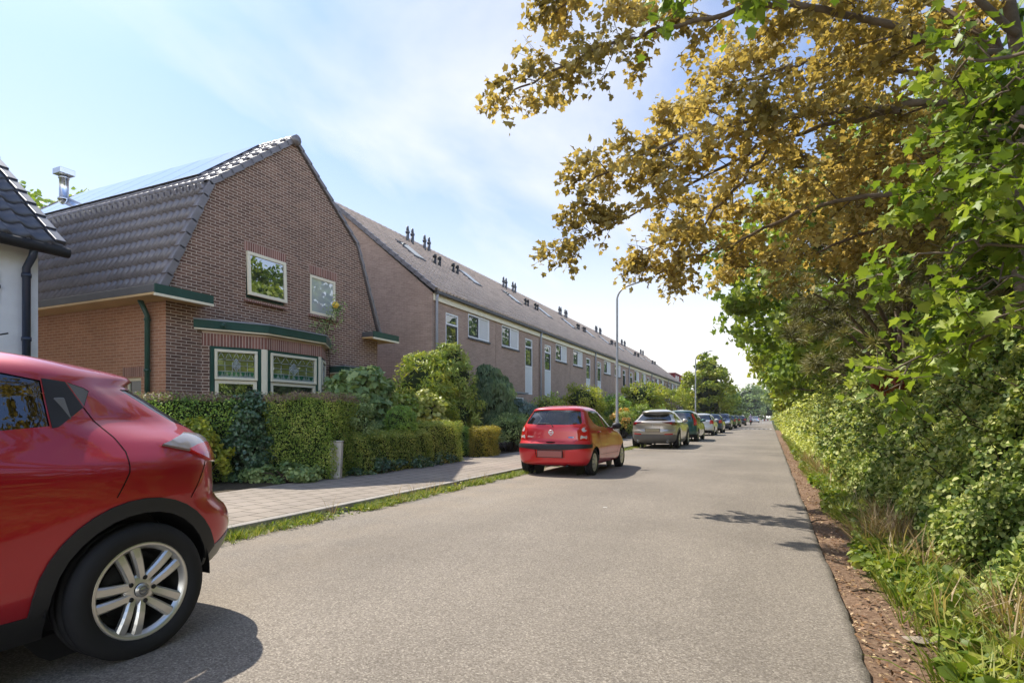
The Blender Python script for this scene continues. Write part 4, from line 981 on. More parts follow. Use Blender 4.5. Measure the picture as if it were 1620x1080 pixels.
def car(P):
    root=empty(P['name'],P['loc'],P.get('rz',0),P['label'],P['cat'],P.get('group'))
    vs,fs=car_shell(P); bm=bmesh.new(); bv=[bm.verts.new(v) for v in vs]
    for f in fs:
        try: bm.faces.new([bv[i] for i in f])
        except ValueError: pass
    bmesh.ops.remove_doubles(bm,verts=bm.verts,dist=1e-5); bmesh.ops.recalc_face_normals(bm,faces=bm.faces)
    bvh=BVHTree.FromBMesh(bm)
    xm=P['W']*.27
    feats=[]
    for y in P['axles']:
        if P.get('trim'): feats.append(('wheel_arch_trim','side',circ(y,P['R'],P['trim'],36),P['trim_mat'],.010,(xm,-9,9),True))
    feats+=P['feats']
    for y in P['axles']: feats.append((None,'side',circ(y,P['R'],P['arch'],32),None,0,(xm,-9,9),False))
    def mk(c):
        xmin,ya,yb=c; return lambda v: abs(v.x)>=xmin and ya<=v.y<=yb
    for f in feats: cut_poly(bm,f[2],f[1],mk(f[5]))
    bm.normal_update(); groups={}
    for f in bm.faces:
        c=f.calc_center_median(); key=('body',0)
        for i,ft in enumerate(feats):
            xmin,ya,yb=ft[5]
            if abs(c.x)<xmin or not ya<=c.y<=yb: continue
            q=(c.y,c.z) if ft[1]=='side' else (c.x,c.z)
            if inpoly(q[0],q[1],ft[2]): key=(i,(1 if c.x>0 else -1) if ft[6] else 0) if ft[0] else None
        if key: groups.setdefault(key,[]).append(f)
    bm.verts.index_update()
    objs={}
    for key,fl in sorted(groups.items(),key=lambda k:str(k[0])):
        ids={};V=[];F=[]; off=0 if key[0]=='body' else feats[key[0]][4]
        for f in fl:
            for v in f.verts:
                if v.index not in ids: ids[v.index]=len(V); V.append(v.co+v.normal*off)
            F.append(tuple(ids[v.index] for v in f.verts))
        if off>.002:   # raised parts get an edge back to the shell
            cnt={}
            for f in fl:
                vv=[v.index for v in f.verts]
                for i in range(len(vv)): e=(vv[i],vv[(i+1)%len(vv)]); cnt[tuple(sorted(e))]=cnt.get(tuple(sorted(e)),[])+[e]
            bm.verts.ensure_lookup_table()
            for es in cnt.values():
                if len(es)==1:
                    a,b=es[0]; ia=len(V); V.append(bm.verts[a].co-bm.verts[a].normal*.004); V.append(bm.verts[b].co-bm.verts[b].normal*.004)
                    F.append((ids[b],ids[a],ia,ia+1))
        mb=MB(); mb.add(V,F,0,True)
        nm,mat=('body',P['paint']) if key[0]=='body' else (feats[key[0]][0],feats[key[0]][3])
        ob=mb.build(nm,mat,root,uv=False,fix=False); objs.setdefault(nm,[]).append(ob)
        if off>.002:
            md=ob.modifiers.new('edge','EDGE_SPLIT'); md.split_angle=rad(50)
    bm.free()
    body=objs['body'][0]
    # wheel wells, floor, seats
    mb=MB(); a,b=P['axles']
    for y in P['axles']:
        for s in (-1,1):
            mb.lathe([(P['arch']+.012,s*(P['W']/2-.35)),(P['arch']+.012,s*(P['W']/2-.055))],'x',(0,y,P['R']),24,0,-.05,math.pi+.05)
            mb.lathe([(P['arch']+.012,0),(0.02,0)],'x',(s*(P['W']/2-.35),y,P['R']),24,0)
    mb.box(-P['W']*.36,P['W']*.36,.35,P['L']-.4,.20,.30)
    mb.build('underbody',M['iron'],root,uv=False)
    zw=P.get('seat_z',.45); ym=P.get('seat_y',P['L']*.46); mb=MB()
    wv=P['W']*.22
    for s in (-1,1):
        mb.hexa([(s*wv-.22,ym-.02,zw),(s*wv+.22,ym-.02,zw),(s*wv+.22,ym+.14,zw),(s*wv-.22,ym+.14,zw),(s*wv-.19,ym-.22,zw+.58),(s*wv+.19,ym-.22,zw+.58),(s*wv+.19,ym-.12,zw+.58),(s*wv-.19,ym-.12,zw+.58)])
        mb.box(s*wv-.23,s*wv+.23,ym-.02,ym+.48,zw-.14,zw+.05)
        mb.ellipsoid((s*wv,ym-.19,zw+.70),(.13,.055,.105),8)
    mb.box(-P['W']*.33,P['W']*.33,a+.25,a+.45,zw-.1,zw+.42); mb.box(-P['W']*.33,P['W']*.33,ym+.8,ym+1.1,zw-.1,zw+.38)
    for s in (-1,1): mb.ellipsoid((s*wv,a+.33,zw+.50),(.11,.05,.085),6)
    mb.build('seats',M['seat'],root,uv=False,bevel=.03)
    # wheels
    tm=wheel_mesh(P['R'],P['rr'],P['tw']); rm=rim_mesh(P['rr'],P['tw'],P['rim'])
    tx=P['track']-P['tw']/2
    for y in P['axles']:
        for s in (1,-1):
            w=link_mesh('wheel',tm,root); w.location=(s*tx,y,P['R']); w.rotation_euler=(0,0,0 if s>0 else math.pi)
            r=link_mesh('rim',rm,w); r.rotation_euler=(random.uniform(0,1) if not P.get('rim0') else P['rim0'],0,0)
    # seams, handles, mirrors
    for side in (1,-1):
        for pts in P.get('seams',[]):
            q=ribbon(bvh,pts,side)
            if q.v: q.build('panel_gap',M['gap'],root,uv=False,fix=False)
        for (y,z) in P.get('handles',[]):
            h=bvh.ray_cast(Vector((side*2,y,z)),Vector((-side,0,0)))
            if h[0]:
                mb=MB(); x=h[0].x; mb.tube([(x-side*.01,y-.085,z),(x+side*.022,y-.06,z+.003),(x+side*.022,y+.06,z+.003),(x-side*.01,y+.085,z)],[.010,.013,.013,.010],8); mb.build('door_handle',P['paint'],root,uv=False)
        if 'mirror' in P:
            y,z=P['mirror']; h=bvh.ray_cast(Vector((side*2,y,z-.05)),Vector((-side,0,0))); x=abs(h[0].x) if h[0] else P['W']/2-.1
            mb=MB(); mb.ellipsoid((side*(x+.13),y+.02,z),(.115,.075,.075),10); mb.tube([(side*(x-.02),y+.03,z-.06),(side*(x+.08),y+.02,z-.03)],.03,8); mb.build('wing_mirror',P.get('mirror_mat',P['paint']),root,uv=False)
    if 'plate' in P:
        z0,z1,hw_,mt=P['plate']; p=rear_at(bvh,0,(z0+z1)/2,.012); q0=rear_at(bvh,0,z0,.012);q1=rear_at(bvh,0,z1,.012); yy=min(q0.y,q1.y)
        mb=MB(); mb.box(-hw_,hw_,yy,yy+.008,z0,z1); n_=mb.build('number_plate',mt,root,uv=False,bevel=.004)
        mb=MB(); mb.box(-hw_-.012,hw_+.012,yy+.004,yy+.03,z0-.012,z1+.012); mb.build('plate_holder',M['black_plastic'],n_,uv=False)
    return root,bvh
def ring_emblem(bvh,x,z,r,parent,mat='silver'):
    p=rear_at(bvh,x,z,.004); mb=MB()
    mb.tube([p+Vector((r*math.cos(a),0,r*math.sin(a))) for a in [2*math.pi*k/20 for k in range(21)]],r*.17,6)
    mb.box(x-r*1.25,x+r*1.25,p.y-.006,p.y+.004,z-r*.24,z+r*.24); return mb.build('emblem',M[mat],parent,uv=False)
def wiper(bvh,parent,pts,r=.009):
    mb=MB(); mb.tube([rear_at(bvh,x,z,.022) for x,z in pts],[r*1.6]+[r]*(len(pts)-1),6); return mb.build('rear_wiper',M['black_plastic'],parent,uv=False)

g1=lambda t:math.exp(-t*t)
NOX=(0,-9,9)
# ---- near red crossover, only its rear quarter in the picture
def juke_b(y,z):
    s=(.085*g1((y-.80)/.52)+.075*g1((y-3.3)/.55))*(g1((z-.93)/.13) if z>.93 else g1((z-.93)/.42))
    t=min(1,max(0,(z-1.06)/.12))*min(1,max(0,(1.15-y)/.55))
    return s-.02*g1((y-2.0)/.6)*g1((z-.62)/.18)-.115*t*t*(3-2*t)
P=dict(name='parked_crossover',cat='car',label='glossy dark red crossover at the left edge, its rear wheel with silver double-spoke rim nearest',
 loc=(-3.73,2.635,0),rz=math.pi,L=4.135,W=1.765,H=1.565,paint=paint_mat('deep_red_metallic_paint',(.40,.005,.014),.42,.35),res=1.25,cr=.46,en=2.6,bow=.05,bulge=juke_b,
 yr=[(.20,.80),(.30,.45),(.345,.16),(.38,.085),(.44,.05),(.5,.018),(.58,.0),(.66,.025),(.715,.085),(.76,.115),(.85,.115),(.98,.105),(1.05,.115),(1.10,.15),(1.15,.19),(1.25,.33),(1.34,.46),(1.375,.52),(1.39,.47),(1.42,.47),(1.45,.56),(1.49,.78),(1.53,1.1),(1.555,1.5),(1.563,1.75)],
 yf=[(.2,3.95),(.4,4.1),(.6,4.135),(.8,4.08),(.95,3.85),(1.0,3.55),(1.04,3.2),(1.1,3.0),(1.3,2.62),(1.42,2.35),(1.5,2.15),(1.55,1.95),(1.563,1.82)],
 hw=[(.20,.74),(.3,.80),(.45,.832),(.6,.835),(.8,.825),(.95,.80),(1.05,.755),(1.12,.725),(1.2,.685),(1.3,.635),(1.4,.585),(1.44,.55),(1.48,.49),(1.52,.38),(1.55,.22),(1.563,.08)],
 axles=(.80,3.33),R=.335,rr=.235,tw=.215,track=.885,arch=.392,trim=.462,trim_mat=M['black_plastic'],rim='double',rim0=.02,seat_z=.62,seat_y=2.0,
 feats=[
  ('sill','side',[(1.1,.0),(3.1,.0),(3.1,.335),(1.1,.335)],M['black_plastic'],.004,(.4,-9,9),True),
  ('rear_valance','side',[(-.2,.1),(.46,.1),(.46,.36),(.36,.46),(.22,.515),(-.2,.53)],M['valance'],.005,NOX,False),
  ('door_window','side',[(1.125,1.16),(1.11,1.375),(1.30,1.41),(1.6,1.425),(1.95,1.41),(1.95,1.12),(1.5,1.125)],M['privacy'],-.006,(.3,-9,9),True),
  ('front_window','side',[(2.03,1.115),(2.03,1.41),(2.35,1.35),(2.78,1.14),(2.86,1.09)],M['carglass'],-.006,(.3,-9,2.9),True),
  ('pillar_cover','side',[(1.118,1.15),(1.09,1.155),(.935,1.25),(.995,1.375),(1.103,1.385)],M['black_plastic'],.002,(.3,-9,9),True),
  ('quarter_glass','side',[(.928,1.255),(.875,1.335),(.90,1.35),(.985,1.374)],M['grey_plastic'],-.002,(.3,-9,9),True),
  ('rear_window','rear',[(-.50,1.135),(.50,1.135),(.515,1.165),(.43,1.355),(-.43,1.355),(-.515,1.165)],M['privacy'],-.005,(0,-9,1.3),False),
  ('windscreen','rear',[(-.68,1.09),(.68,1.09),(.54,1.44),(-.54,1.44)],M['carglass'],-.005,(0,2.2,9),False),
  ('tail_light','side',[(.64,1.050),(.56,1.072),(.44,1.105),(.32,1.095),(.17,1.06),(.15,.975),(.25,.940),(.36,.955),(.48,1.010)],M['grey_lens'],.014,NOX,True),
  ('brake_lens','side',[(.50,1.018),(.42,1.04),(.32,1.05),(.17,1.045),(.13,.96),(.25,.935),(.36,.952),(.46,.995)],M['red_lens'],.016,NOX,True),
  ('headlight','side',[(3.72,.78),(3.98,.76),(4.05,.88),(3.82,.92)],M['clear_lens'],.006,(.3,3,9),True),
  ('grille','rear',[(-.45,.35),(.45,.35),(.5,.72),(-.5,.72)],M['iron'],.004,(0,3.5,9),False)],
 seams=[[(.935,1.25),(.86,1.10),(.845,1.03),(.87,.93),(.935,.815)],[(.40,.955),(.46,.87),(.535,.765)],[(1.98,1.12),(1.99,.8),(1.97,.34)],[(3.0,1.08),(3.05,.7),(2.92,.34)]],
 mirror=(2.72,1.12),plate=(.62,.73,.26,M['plate_red']))
juke,bv=car(P)
# door release in the pillar, roof spoiler strip, hub emblem
h=bv.ray_cast(Vector((-2,1.045,1.235)),Vector((1,0,0)))[0]
for s in (-1,1):
  mb=MB(); mb.hexa([(s*(abs(h.x)-.02),1.01,1.185),(s*(abs(h.x)-.02),1.075,1.175),(s*(abs(h.x)+.022),1.07,1.18),(s*(abs(h.x)+.02),1.015,1.19),(s*(abs(h.x)-.07),1.02,1.30),(s*(abs(h.x)-.07),1.085,1.30),(s*(abs(h.x)-.022),1.08,1.295),(s*(abs(h.x)-.022),1.025,1.295)])
  mb.build('door_release',M['grey_plastic'],juke,uv=False,bevel=.006)
hub=[o for o in juke.children if o.name.startswith('wheel') and not o.name.startswith('wheel_arch')]
for w in hub:
    mb=MB(); x=.0925; r=.020
    mb.tube([(x,r*math.cos(a),r*math.sin(a)) for a in [2*math.pi*k/20 for k in range(21)]],.0035,6); mb.box(x-.002,x+.004,-r*1.2,r*1.2,-.005,.005); mb.build('hub_emblem',M['grey_plastic'],w,uv=False)

# ---- small red hatchback
P=dict(name='parked_hatchback',cat='car',label='small bright red hatchback with a black bumper strip and round clear tail lamps',
 loc=(-4.06,10.80,0),L=3.565,W=1.6,H=1.47,paint=paint_mat('bright_red_paint',(.62,.012,.022),.2,.38),cr=.34,en=2.9,bow=.035,
 bulge=lambda y,z:.022*g1((y-.6)/.45)*g1((z-.55)/.3)+.022*g1((y-2.96)/.45)*g1((z-.55)/.3)-.012*g1((z-.43)/.07)*g1((y-1.8)/.9),
 yr=[(.21,.2),(.27,.05),(.36,.03),(.45,.012),(.53,.0),(.60,.0),(.66,.018),(.70,.05),(.74,.07),(.8,.075),(.95,.085),(1.02,.105),(1.07,.13),(1.15,.18),(1.25,.25),(1.33,.31),(1.355,.30),(1.38,.31),(1.405,.40),(1.43,.6),(1.455,.9),(1.468,1.25)],
 yf=[(.21,3.4),(.4,3.54),(.55,3.56),(.7,3.5),(.8,3.36),(.88,3.05),(.94,2.72),(.99,2.58),(1.1,2.40),(1.2,2.22),(1.3,2.0),(1.38,1.78),(1.43,1.55),(1.468,1.35)],
 hw=[(.21,.72),(.28,.762),(.36,.782),(.5,.795),(.7,.785),(.9,.765),(.98,.74),(1.03,.715),(1.1,.685),(1.2,.645),(1.3,.60),(1.355,.57),(1.385,.53),(1.41,.47),(1.44,.35),(1.46,.2),(1.468,.08)],
 axles=(.60,2.96),R=.278,rr=.182,tw=.165,track=.775,arch=.325,rim='cap',seat_z=.50,seat_y=1.75,
 feats=[
  ('side_window','side',[(.70,1.315),(.64,1.22),(.80,1.07),(1.05,1.01),(1.46,.985),(1.40,1.335),(.95,1.345)],M['carglass'],-.006,(.3,-9,9),True),
  ('front_window','side',[(1.52,.982),(2.30,.955),(2.36,.985),(2.08,1.20),(1.86,1.325),(1.46,1.337)],M['carglass'],-.006,(.3,-9,9),True),
  ('rear_window','rear',[(-.585,1.065),(-.3,1.05),(.3,1.05),(.585,1.065),(.60,1.10),(.515,1.33),(.3,1.345),(-.3,1.345),(-.515,1.33),(-.60,1.10)],M['carglass'],-.005,(0,-9,.6),False),
  ('windscreen','rear',[(-.66,.98),(.66,.98),(.53,1.37),(-.53,1.37)],M['carglass'],-.005,(0,1.6,9),False),
  ('tail_light','rear',[(.545,.735),(.52,.80),(.545,.97),(.62,1.06),(.70,1.075),(.80,1.04),(.82,.9),(.82,.735)],M['red_lens'],.006,(.4,-9,.30),True),
  ('tail_light','rear',[(-.545,.735),(-.52,.80),(-.545,.97),(-.62,1.06),(-.70,1.075),(-.80,1.04),(-.82,.9),(-.82,.735)],M['red_lens'],.006,(.4,-9,.30),True),
  ('bumper_strip','rear',[(-.85,.59),(-.85,.655),(-.6,.662),(.6,.662),(.85,.655),(.85,.59),(.6,.57),(.35,.548),(-.35,.548),(-.6,.57)],M['black_plastic'],.013,(0,-9,.33),False),
  ('plate_recess','rear',[(-.31,.385),(.31,.385),(.33,.545),(-.33,.545)],M['red_lens'],-.02,(0,-9,.3),False),
  ('headlight','side',[(3.1,.72),(3.42,.66),(3.5,.74),(3.25,.88)],M['clear_lens'],.005,(.3,2.9,9),True)],
 seams=[[(1.49,.98),(1.50,.7),(1.47,.31)],[(.93,.40),(1.0,.62),(.80,.98),(.68,1.10)],[(2.42,.98),(2.52,.75),(2.45,.31)],[(2.95,.66),(2.75,.93)],[(.60,.60),(.42,.67),(.30,.70)],[(1.0,.42),(2.55,.40)]],
 handles=[(.92,.895),(1.88,.87)],mirror=(2.30,1.01),mirror_mat=M['black_plastic'],plate=(.40,.525,.26,M['plate_red']))
pixo,bv=car(P)
for s in (-1,1):
    rear_patch(bv,[(s*.665+.045*math.cos(t),.955+.046*math.sin(t)) for t in [2*math.pi*k/18 for k in range(18)]],M['clear_lens'],'reversing_lamp',pixo,.014)
    rear_patch(bv,[(s*.60,.77),(s*.71,.77),(s*.72,.80),(s*.71,.835),(s*.61,.84)],M['clear_lens'],'indicator_lamp',pixo,.012)
ring_emblem(bv,0,.895,.046,pixo); wiper(bv,pixo,[(.04,1.01),(.01,1.045),(-.08,1.08),(-.38,1.075)],.007)
mb=MB(); mb.ellipsoid(rear_at(bv,.0,.83,.004),(.014,.008,.014),6); mb.build('lock_button',M['chrome'],pixo,uv=False)
mb=MB(); mb.ellipsoid(rear_at(bv,.0,.70,.006),(.10,.03,.014),8); mb.build('hatch_grip',M['gap'],pixo,uv=False)
p=rear_at(bv,-.44,.80,.005); text_mesh('model_lettering','PIXO',.055,M['white'],pixo,p,(rad(90),0,0),.003,1.3)
rear_patch(bv,[(.37,.785),(.48,.785),(.48,.815),(.37,.815)],M['badge_blue'],'blue_badge',pixo,.005)
rear_patch(bv,[(.455,.79),(.478,.79),(.478,.81),(.455,.81)],M['white'],'white_badge_tip',pixo,.007)
for s,dx in ((1,.0),):
    sm=[[( -.53,.715),(-.50,.70),(.50,.70),(.53,.715)]]
mb=MB()
pts=[rear_at(bv,x,z,.0015) for x,z in ((-.53,.74),(-.50,.712),(-.25,.705),(0,.703),(.25,.705),(.50,.712),(.53,.74))]
for a,b in zip(pts[:-1],pts[1:]): mb.poly([a,b,b+Vector((0,0,.007)),a+Vector((0,0,.007))])
mb.build('panel_gap',M['gap'],pixo,uv=False,fix=False)
mb=MB(); mb.tube([(.35,.02,.22),(.35,.3,.23)],.022,10); mb.box(-.3,.1,.2,.6,.2,.26); mb.build('exhaust_pipe',M['rimdark'],pixo,uv=False)

# ---- silver-beige crossover behind it
P=dict(name='parked_crossover',cat='car',label='silver beige crossover with dark lower bumper and twin exhausts, just behind the small red hatchback',
 loc=(-4.06,21.85,0),L=4.395,W=1.795,H=1.54,paint=paint_mat('silver_beige_paint',(.46,.42,.36),.6,.34),cr=.45,en=2.6,bow=.05,
 bulge=lambda y,z:(.05*g1((y-.85)/.5)+.045*g1((y-3.5)/.5))*g1((z-.72)/.25),
 yr=[(.22,.35),(.30,.16),(.45,.06),(.6,.02),(.66,.01),(.75,.05),(.9,.055),(.98,.03),(1.02,.03),(1.06,.12),(1.12,.30),(1.25,.50),(1.36,.66),(1.385,.55),(1.41,.50),(1.43,.52),(1.46,.72),(1.50,1.1),(1.535,1.7)],
 yf=[(.22,4.2),(.4,4.36),(.6,4.395),(.8,4.33),(.95,3.9),(1.0,3.4),(1.05,3.15),(1.2,2.8),(1.35,2.45),(1.45,2.2),(1.535,1.85)],
 hw=[(.22,.78),(.35,.835),(.5,.85),(.7,.85),(.9,.845),(1.0,.825),(1.05,.785),(1.15,.73),(1.3,.65),(1.4,.585),(1.44,.53),(1.48,.44),(1.52,.25),(1.535,.1)],
 axles=(.85,3.5),R=.345,rr=.225,tw=.215,track=.885,arch=.392,trim=.465,trim_mat=M['grey_plastic'],rim=5,seat_z=.6,seat_y=2.1,
 feats=[
  ('lower_bumper','side',[(-.3,.1),(.50,.1),(.50,.52),(.25,.555),(-.3,.575)],M['grey_plastic'],.006,NOX,False),
  ('sill','side',[(1.2,.1),(3.2,.1),(3.2,.36),(1.2,.36)],M['grey_plastic'],.005,(.4,-9,9),True),
  ('side_window','side',[(.85,1.18),(1.15,1.10),(2.05,1.06),(2.05,1.40),(1.4,1.385),(1.0,1.30)],M['privacy'],-.005,(.3,-9,9),True),
  ('front_window','side',[(2.12,1.058),(3.0,1.04),(2.5,1.33),(2.12,1.40)],M['carglass'],-.005,(.3,-9,9),True),
  ('rear_window','rear',[(-.64,1.075),(.64,1.075),(.62,1.14),(.50,1.335),(-.50,1.335),(-.62,1.14)],M['privacy'],-.005,(0,-9,1.0),False),
  ('windscreen','rear',[(-.68,1.06),(.68,1.06),(.52,1.44),(-.52,1.44)],M['carglass'],-.005,(0,2.2,9),False),
  ('tail_light','rear',[(.36,1.005),(.36,1.02),(.62,1.035),(.9,1.035),(.9,.90),(.70,.91),(.62,.955)],M['dark_lens'],.006,(.3,-9,.50),True),
  ('tail_light','rear',[(-.36,1.005),(-.36,1.02),(-.62,1.035),(-.9,1.035),(-.9,.90),(-.70,.91),(-.62,.955)],M['dark_lens'],.006,(.3,-9,.50),True),
  ('reflector','rear',[(.42,.545),(.72,.55),(.72,.60),(.45,.585)],M['red_lens'],.012,(.3,-9,.5),True),
  ('reflector','rear',[(-.42,.545),(-.72,.55),(-.72,.60),(-.45,.585)],M['red_lens'],.012,(.3,-9,.5),True)],
 seams=[[(2.08,1.06),(2.10,.7),(2.05,.37)],[(3.1,1.0),(3.1,.7),(3.0,.37)],[(1.2,.5),(1.15,.8),(.98,1.08)]],
 handles=[(1.25,.93),(2.3,.92)],mirror=(3.0,1.07),plate=(.66,.77,.27,M['plate_tan']))
cx,bv=car(P)
for s in (-1,1):
    mb=MB(); mb.lathe([(.045,0),(.045,-.07),(.038,-.07),(.036,0)],'y',(s*.56,.16,.30),16); mb.build('exhaust_tip',M['chrome'],cx,uv=False)
    rear_patch(bv,[(s*.655+.03*math.cos(t),.975+.03*math.sin(t)) for t in [2*math.pi*k/12 for k in range(12)]],M['red_lens'],'round_lamp',cx,.014)
wiper(bv,cx,[(.0,1.085),(-.05,1.10),(-.36,1.10)])
p=rear_at(bv,0,.93,.004); mb=MB(); mb.tube([p+Vector((.055*math.cos(a),0,.042*math.sin(a))) for a in [2*math.pi*k/16 for k in range(17)]],.006,5); mb.tube([p+Vector((-.05,0,.015)),p+Vector((0,0,-.012)),p+Vector((.05,0,.015))],.006,5); mb.build('emblem',M['chrome'],cx,uv=False)

# ---- cars farther down the row
def simple(name,label,loc,L,W,Hh,paint,lights,R=.31,rz=0,rim=6,front=False,upright=.0,group='cars parked along the kerb',plate=None,glass='privacy'):
    k=Hh
    yr=[(.20,.25),(.28,.08),(.5,.0),(.62,.02),(.70,.05),(.95,.07),(1.02*k/1.5,.12),(1.2*k/1.5,.26-upright*.1),(1.36*k/1.5,.42-upright*.2),(1.40*k/1.5,.38-upright*.2),(1.44*k/1.5,.6),(k-.005,1.5)]
    yf=[(.20,L-.2),(.4,L-.02),(.6,L),(.78,L-.08),(.92,L-.6),(.98,L-.95),(1.2*k/1.5,L-1.4),(1.38*k/1.5,L-1.8),(1.44*k/1.5,L-2.0),(k-.005,1.8)]
    hw=[(.20,W/2-.09),(.3,W/2-.03),(.55,W/2),(.85,W/2-.02),(1.0*k/1.5,W/2-.06),(1.2*k/1.5,W/2-.15),(1.36*k/1.5,W/2-.24),(1.42*k/1.5,W/2-.33),(1.47*k/1.5,W/2-.55),(k-.005,.08)]
    zw,zr=1.03*k/1.5,1.35*k/1.5; w0,w1=W/2-.14,W/2-.27
    fe=[('side_window','side',[(.55,zw+.12),(.75,zw),(1.95,zw-.02),(1.95,zr),(.85,zr)],M[glass],-.005,(.3,-9,9),True),
        ('front_window','side',[(2.02,zw-.02),(L-1.1,zw-.03),(L-1.75,zr-.02),(2.02,zr)],M['carglass'],-.005,(.3,-9,9),True),
        ('rear_window','rear',[(-w0,zw),(w0,zw),(w1,zr-.01),(-w1,zr-.01)],M[glass],-.005,(0,-9,.9),False),
        ('windscreen','rear',[(-w0-.02,zw-.04),(w0+.02,zw-.04),(w1+.02,zr+.03),(-w1-.02,zr+.03)],M['carglass'],-.005,(0,1.9,9),False),
        ('rear_bumper','side',[(-.2,.1),(.35,.1),(.35,.36),(-.2,.40)],M['black_plastic'],.004,NOX,False)]
    fe+=[('tail_light','rear',[(s*x,z) for x,z in lights],M['red_lens'],.007,(.25,-9,.6),True) for s in (1,-1)]
    fe+=[('headlight','side',[(L-.62,.68),(L-.1,.62),(L-.05,.76),(L-.5,.86)],M['clear_lens'],.006,(.3,2,9),True),
         ('grille','rear',[(-.45,.30),(.45,.30),(.5,.52),(-.5,.52)],M['iron'],.003,(0,L-.8,9),False)]
    P=dict(name=name,cat='car',label=label,loc=loc,rz=rz,L=L,W=W,H=Hh,paint=paint,res=.62,cr=.40,en=2.7,bow=.04,yr=yr,yf=yf,hw=hw,
      bulge=lambda y,z:(.025*g1((y-.75)/.45)+.025*g1((y-L+.85)/.45))*g1((z-.6)/.3),axles=(.75,L-.88),R=R,rr=R*.63,tw=.19,track=W/2-.02,arch=R*1.17,rim=rim,seat_z=.55,seat_y=L*.48,feats=fe,
      seams=[[(1.98,zw),(1.98,.36)],[(L-1.05,zw-.05),(L-1.05,.36)]],handles=[(1.2,.92),(2.2,.9)],mirror=(L-1.35,1.04),plate=plate or (.62,.73,.26,M['plate_tan']),group=group)
    return car(P)
LB=[(.60,.78),(.60,1.0),(.68,1.03),(.92,1.0),(.92,.78)]
simple('parked_car','dark teal green estate with tall red pillar lamps, right behind the silver crossover',(-4.12,28.95,0),4.35,1.78,1.60,paint_mat('dark_teal_paint',(.035,.11,.105),.5,.35),[(.72,.82),(.70,1.05),(.58,1.38),(.64,1.40),(.78,1.12),(.92,1.0),(.92,.82)],R=.325,upright=.8)
simple('parked_car','white hatchback with a red tail lamp, third car beyond the red one',(-4.15,38.7,0),3.9,1.7,1.50,paint_mat('white_car_paint',(.62,.62,.60),.1,.4),LB,R=.30)
simple('parked_car','dark blue hatchback right behind the white hatchback',(-4.1,45.2,0),4.0,1.72,1.50,paint_mat('blue_car_paint',(.05,.085,.14),.5,.35),LB,R=.31)
simple('parked_car','navy car parked nose towards us with a bright headlamp',(-4.2,60.4,0),4.2,1.75,1.62,paint_mat('navy_car_paint',(.02,.03,.055),.4,.35),LB,R=.32,rz=math.pi)
simple('parked_car','small olive green car behind the navy one that faces us',(-4.2,66.2,0),3.8,1.68,1.50,paint_mat('olive_green_paint',(.12,.14,.03),.4,.35),LB,R=.30)
simple('parked_car','light olive green car farthest but one along the kerb',(-4.2,76.0,0),3.9,1.70,1.50,paint_mat('pale_olive_paint',(.20,.22,.07),.4,.35),LB,R=.30)
simple('parked_car','black car last in the row, beside the motor scooter rider',(-4.05,89.0,0),4.1,1.75,1.50,paint_mat('black_car_paint',(.02,.022,.026),.4,.3),LB,R=.31)
simple('distant_car','pale silver car far off at the end of the road',(-3.0,136,0),4.2,1.75,1.48,paint_mat('pale_silver_paint',(.45,.47,.5),.6,.3),LB,R=.31,group='distant traffic')
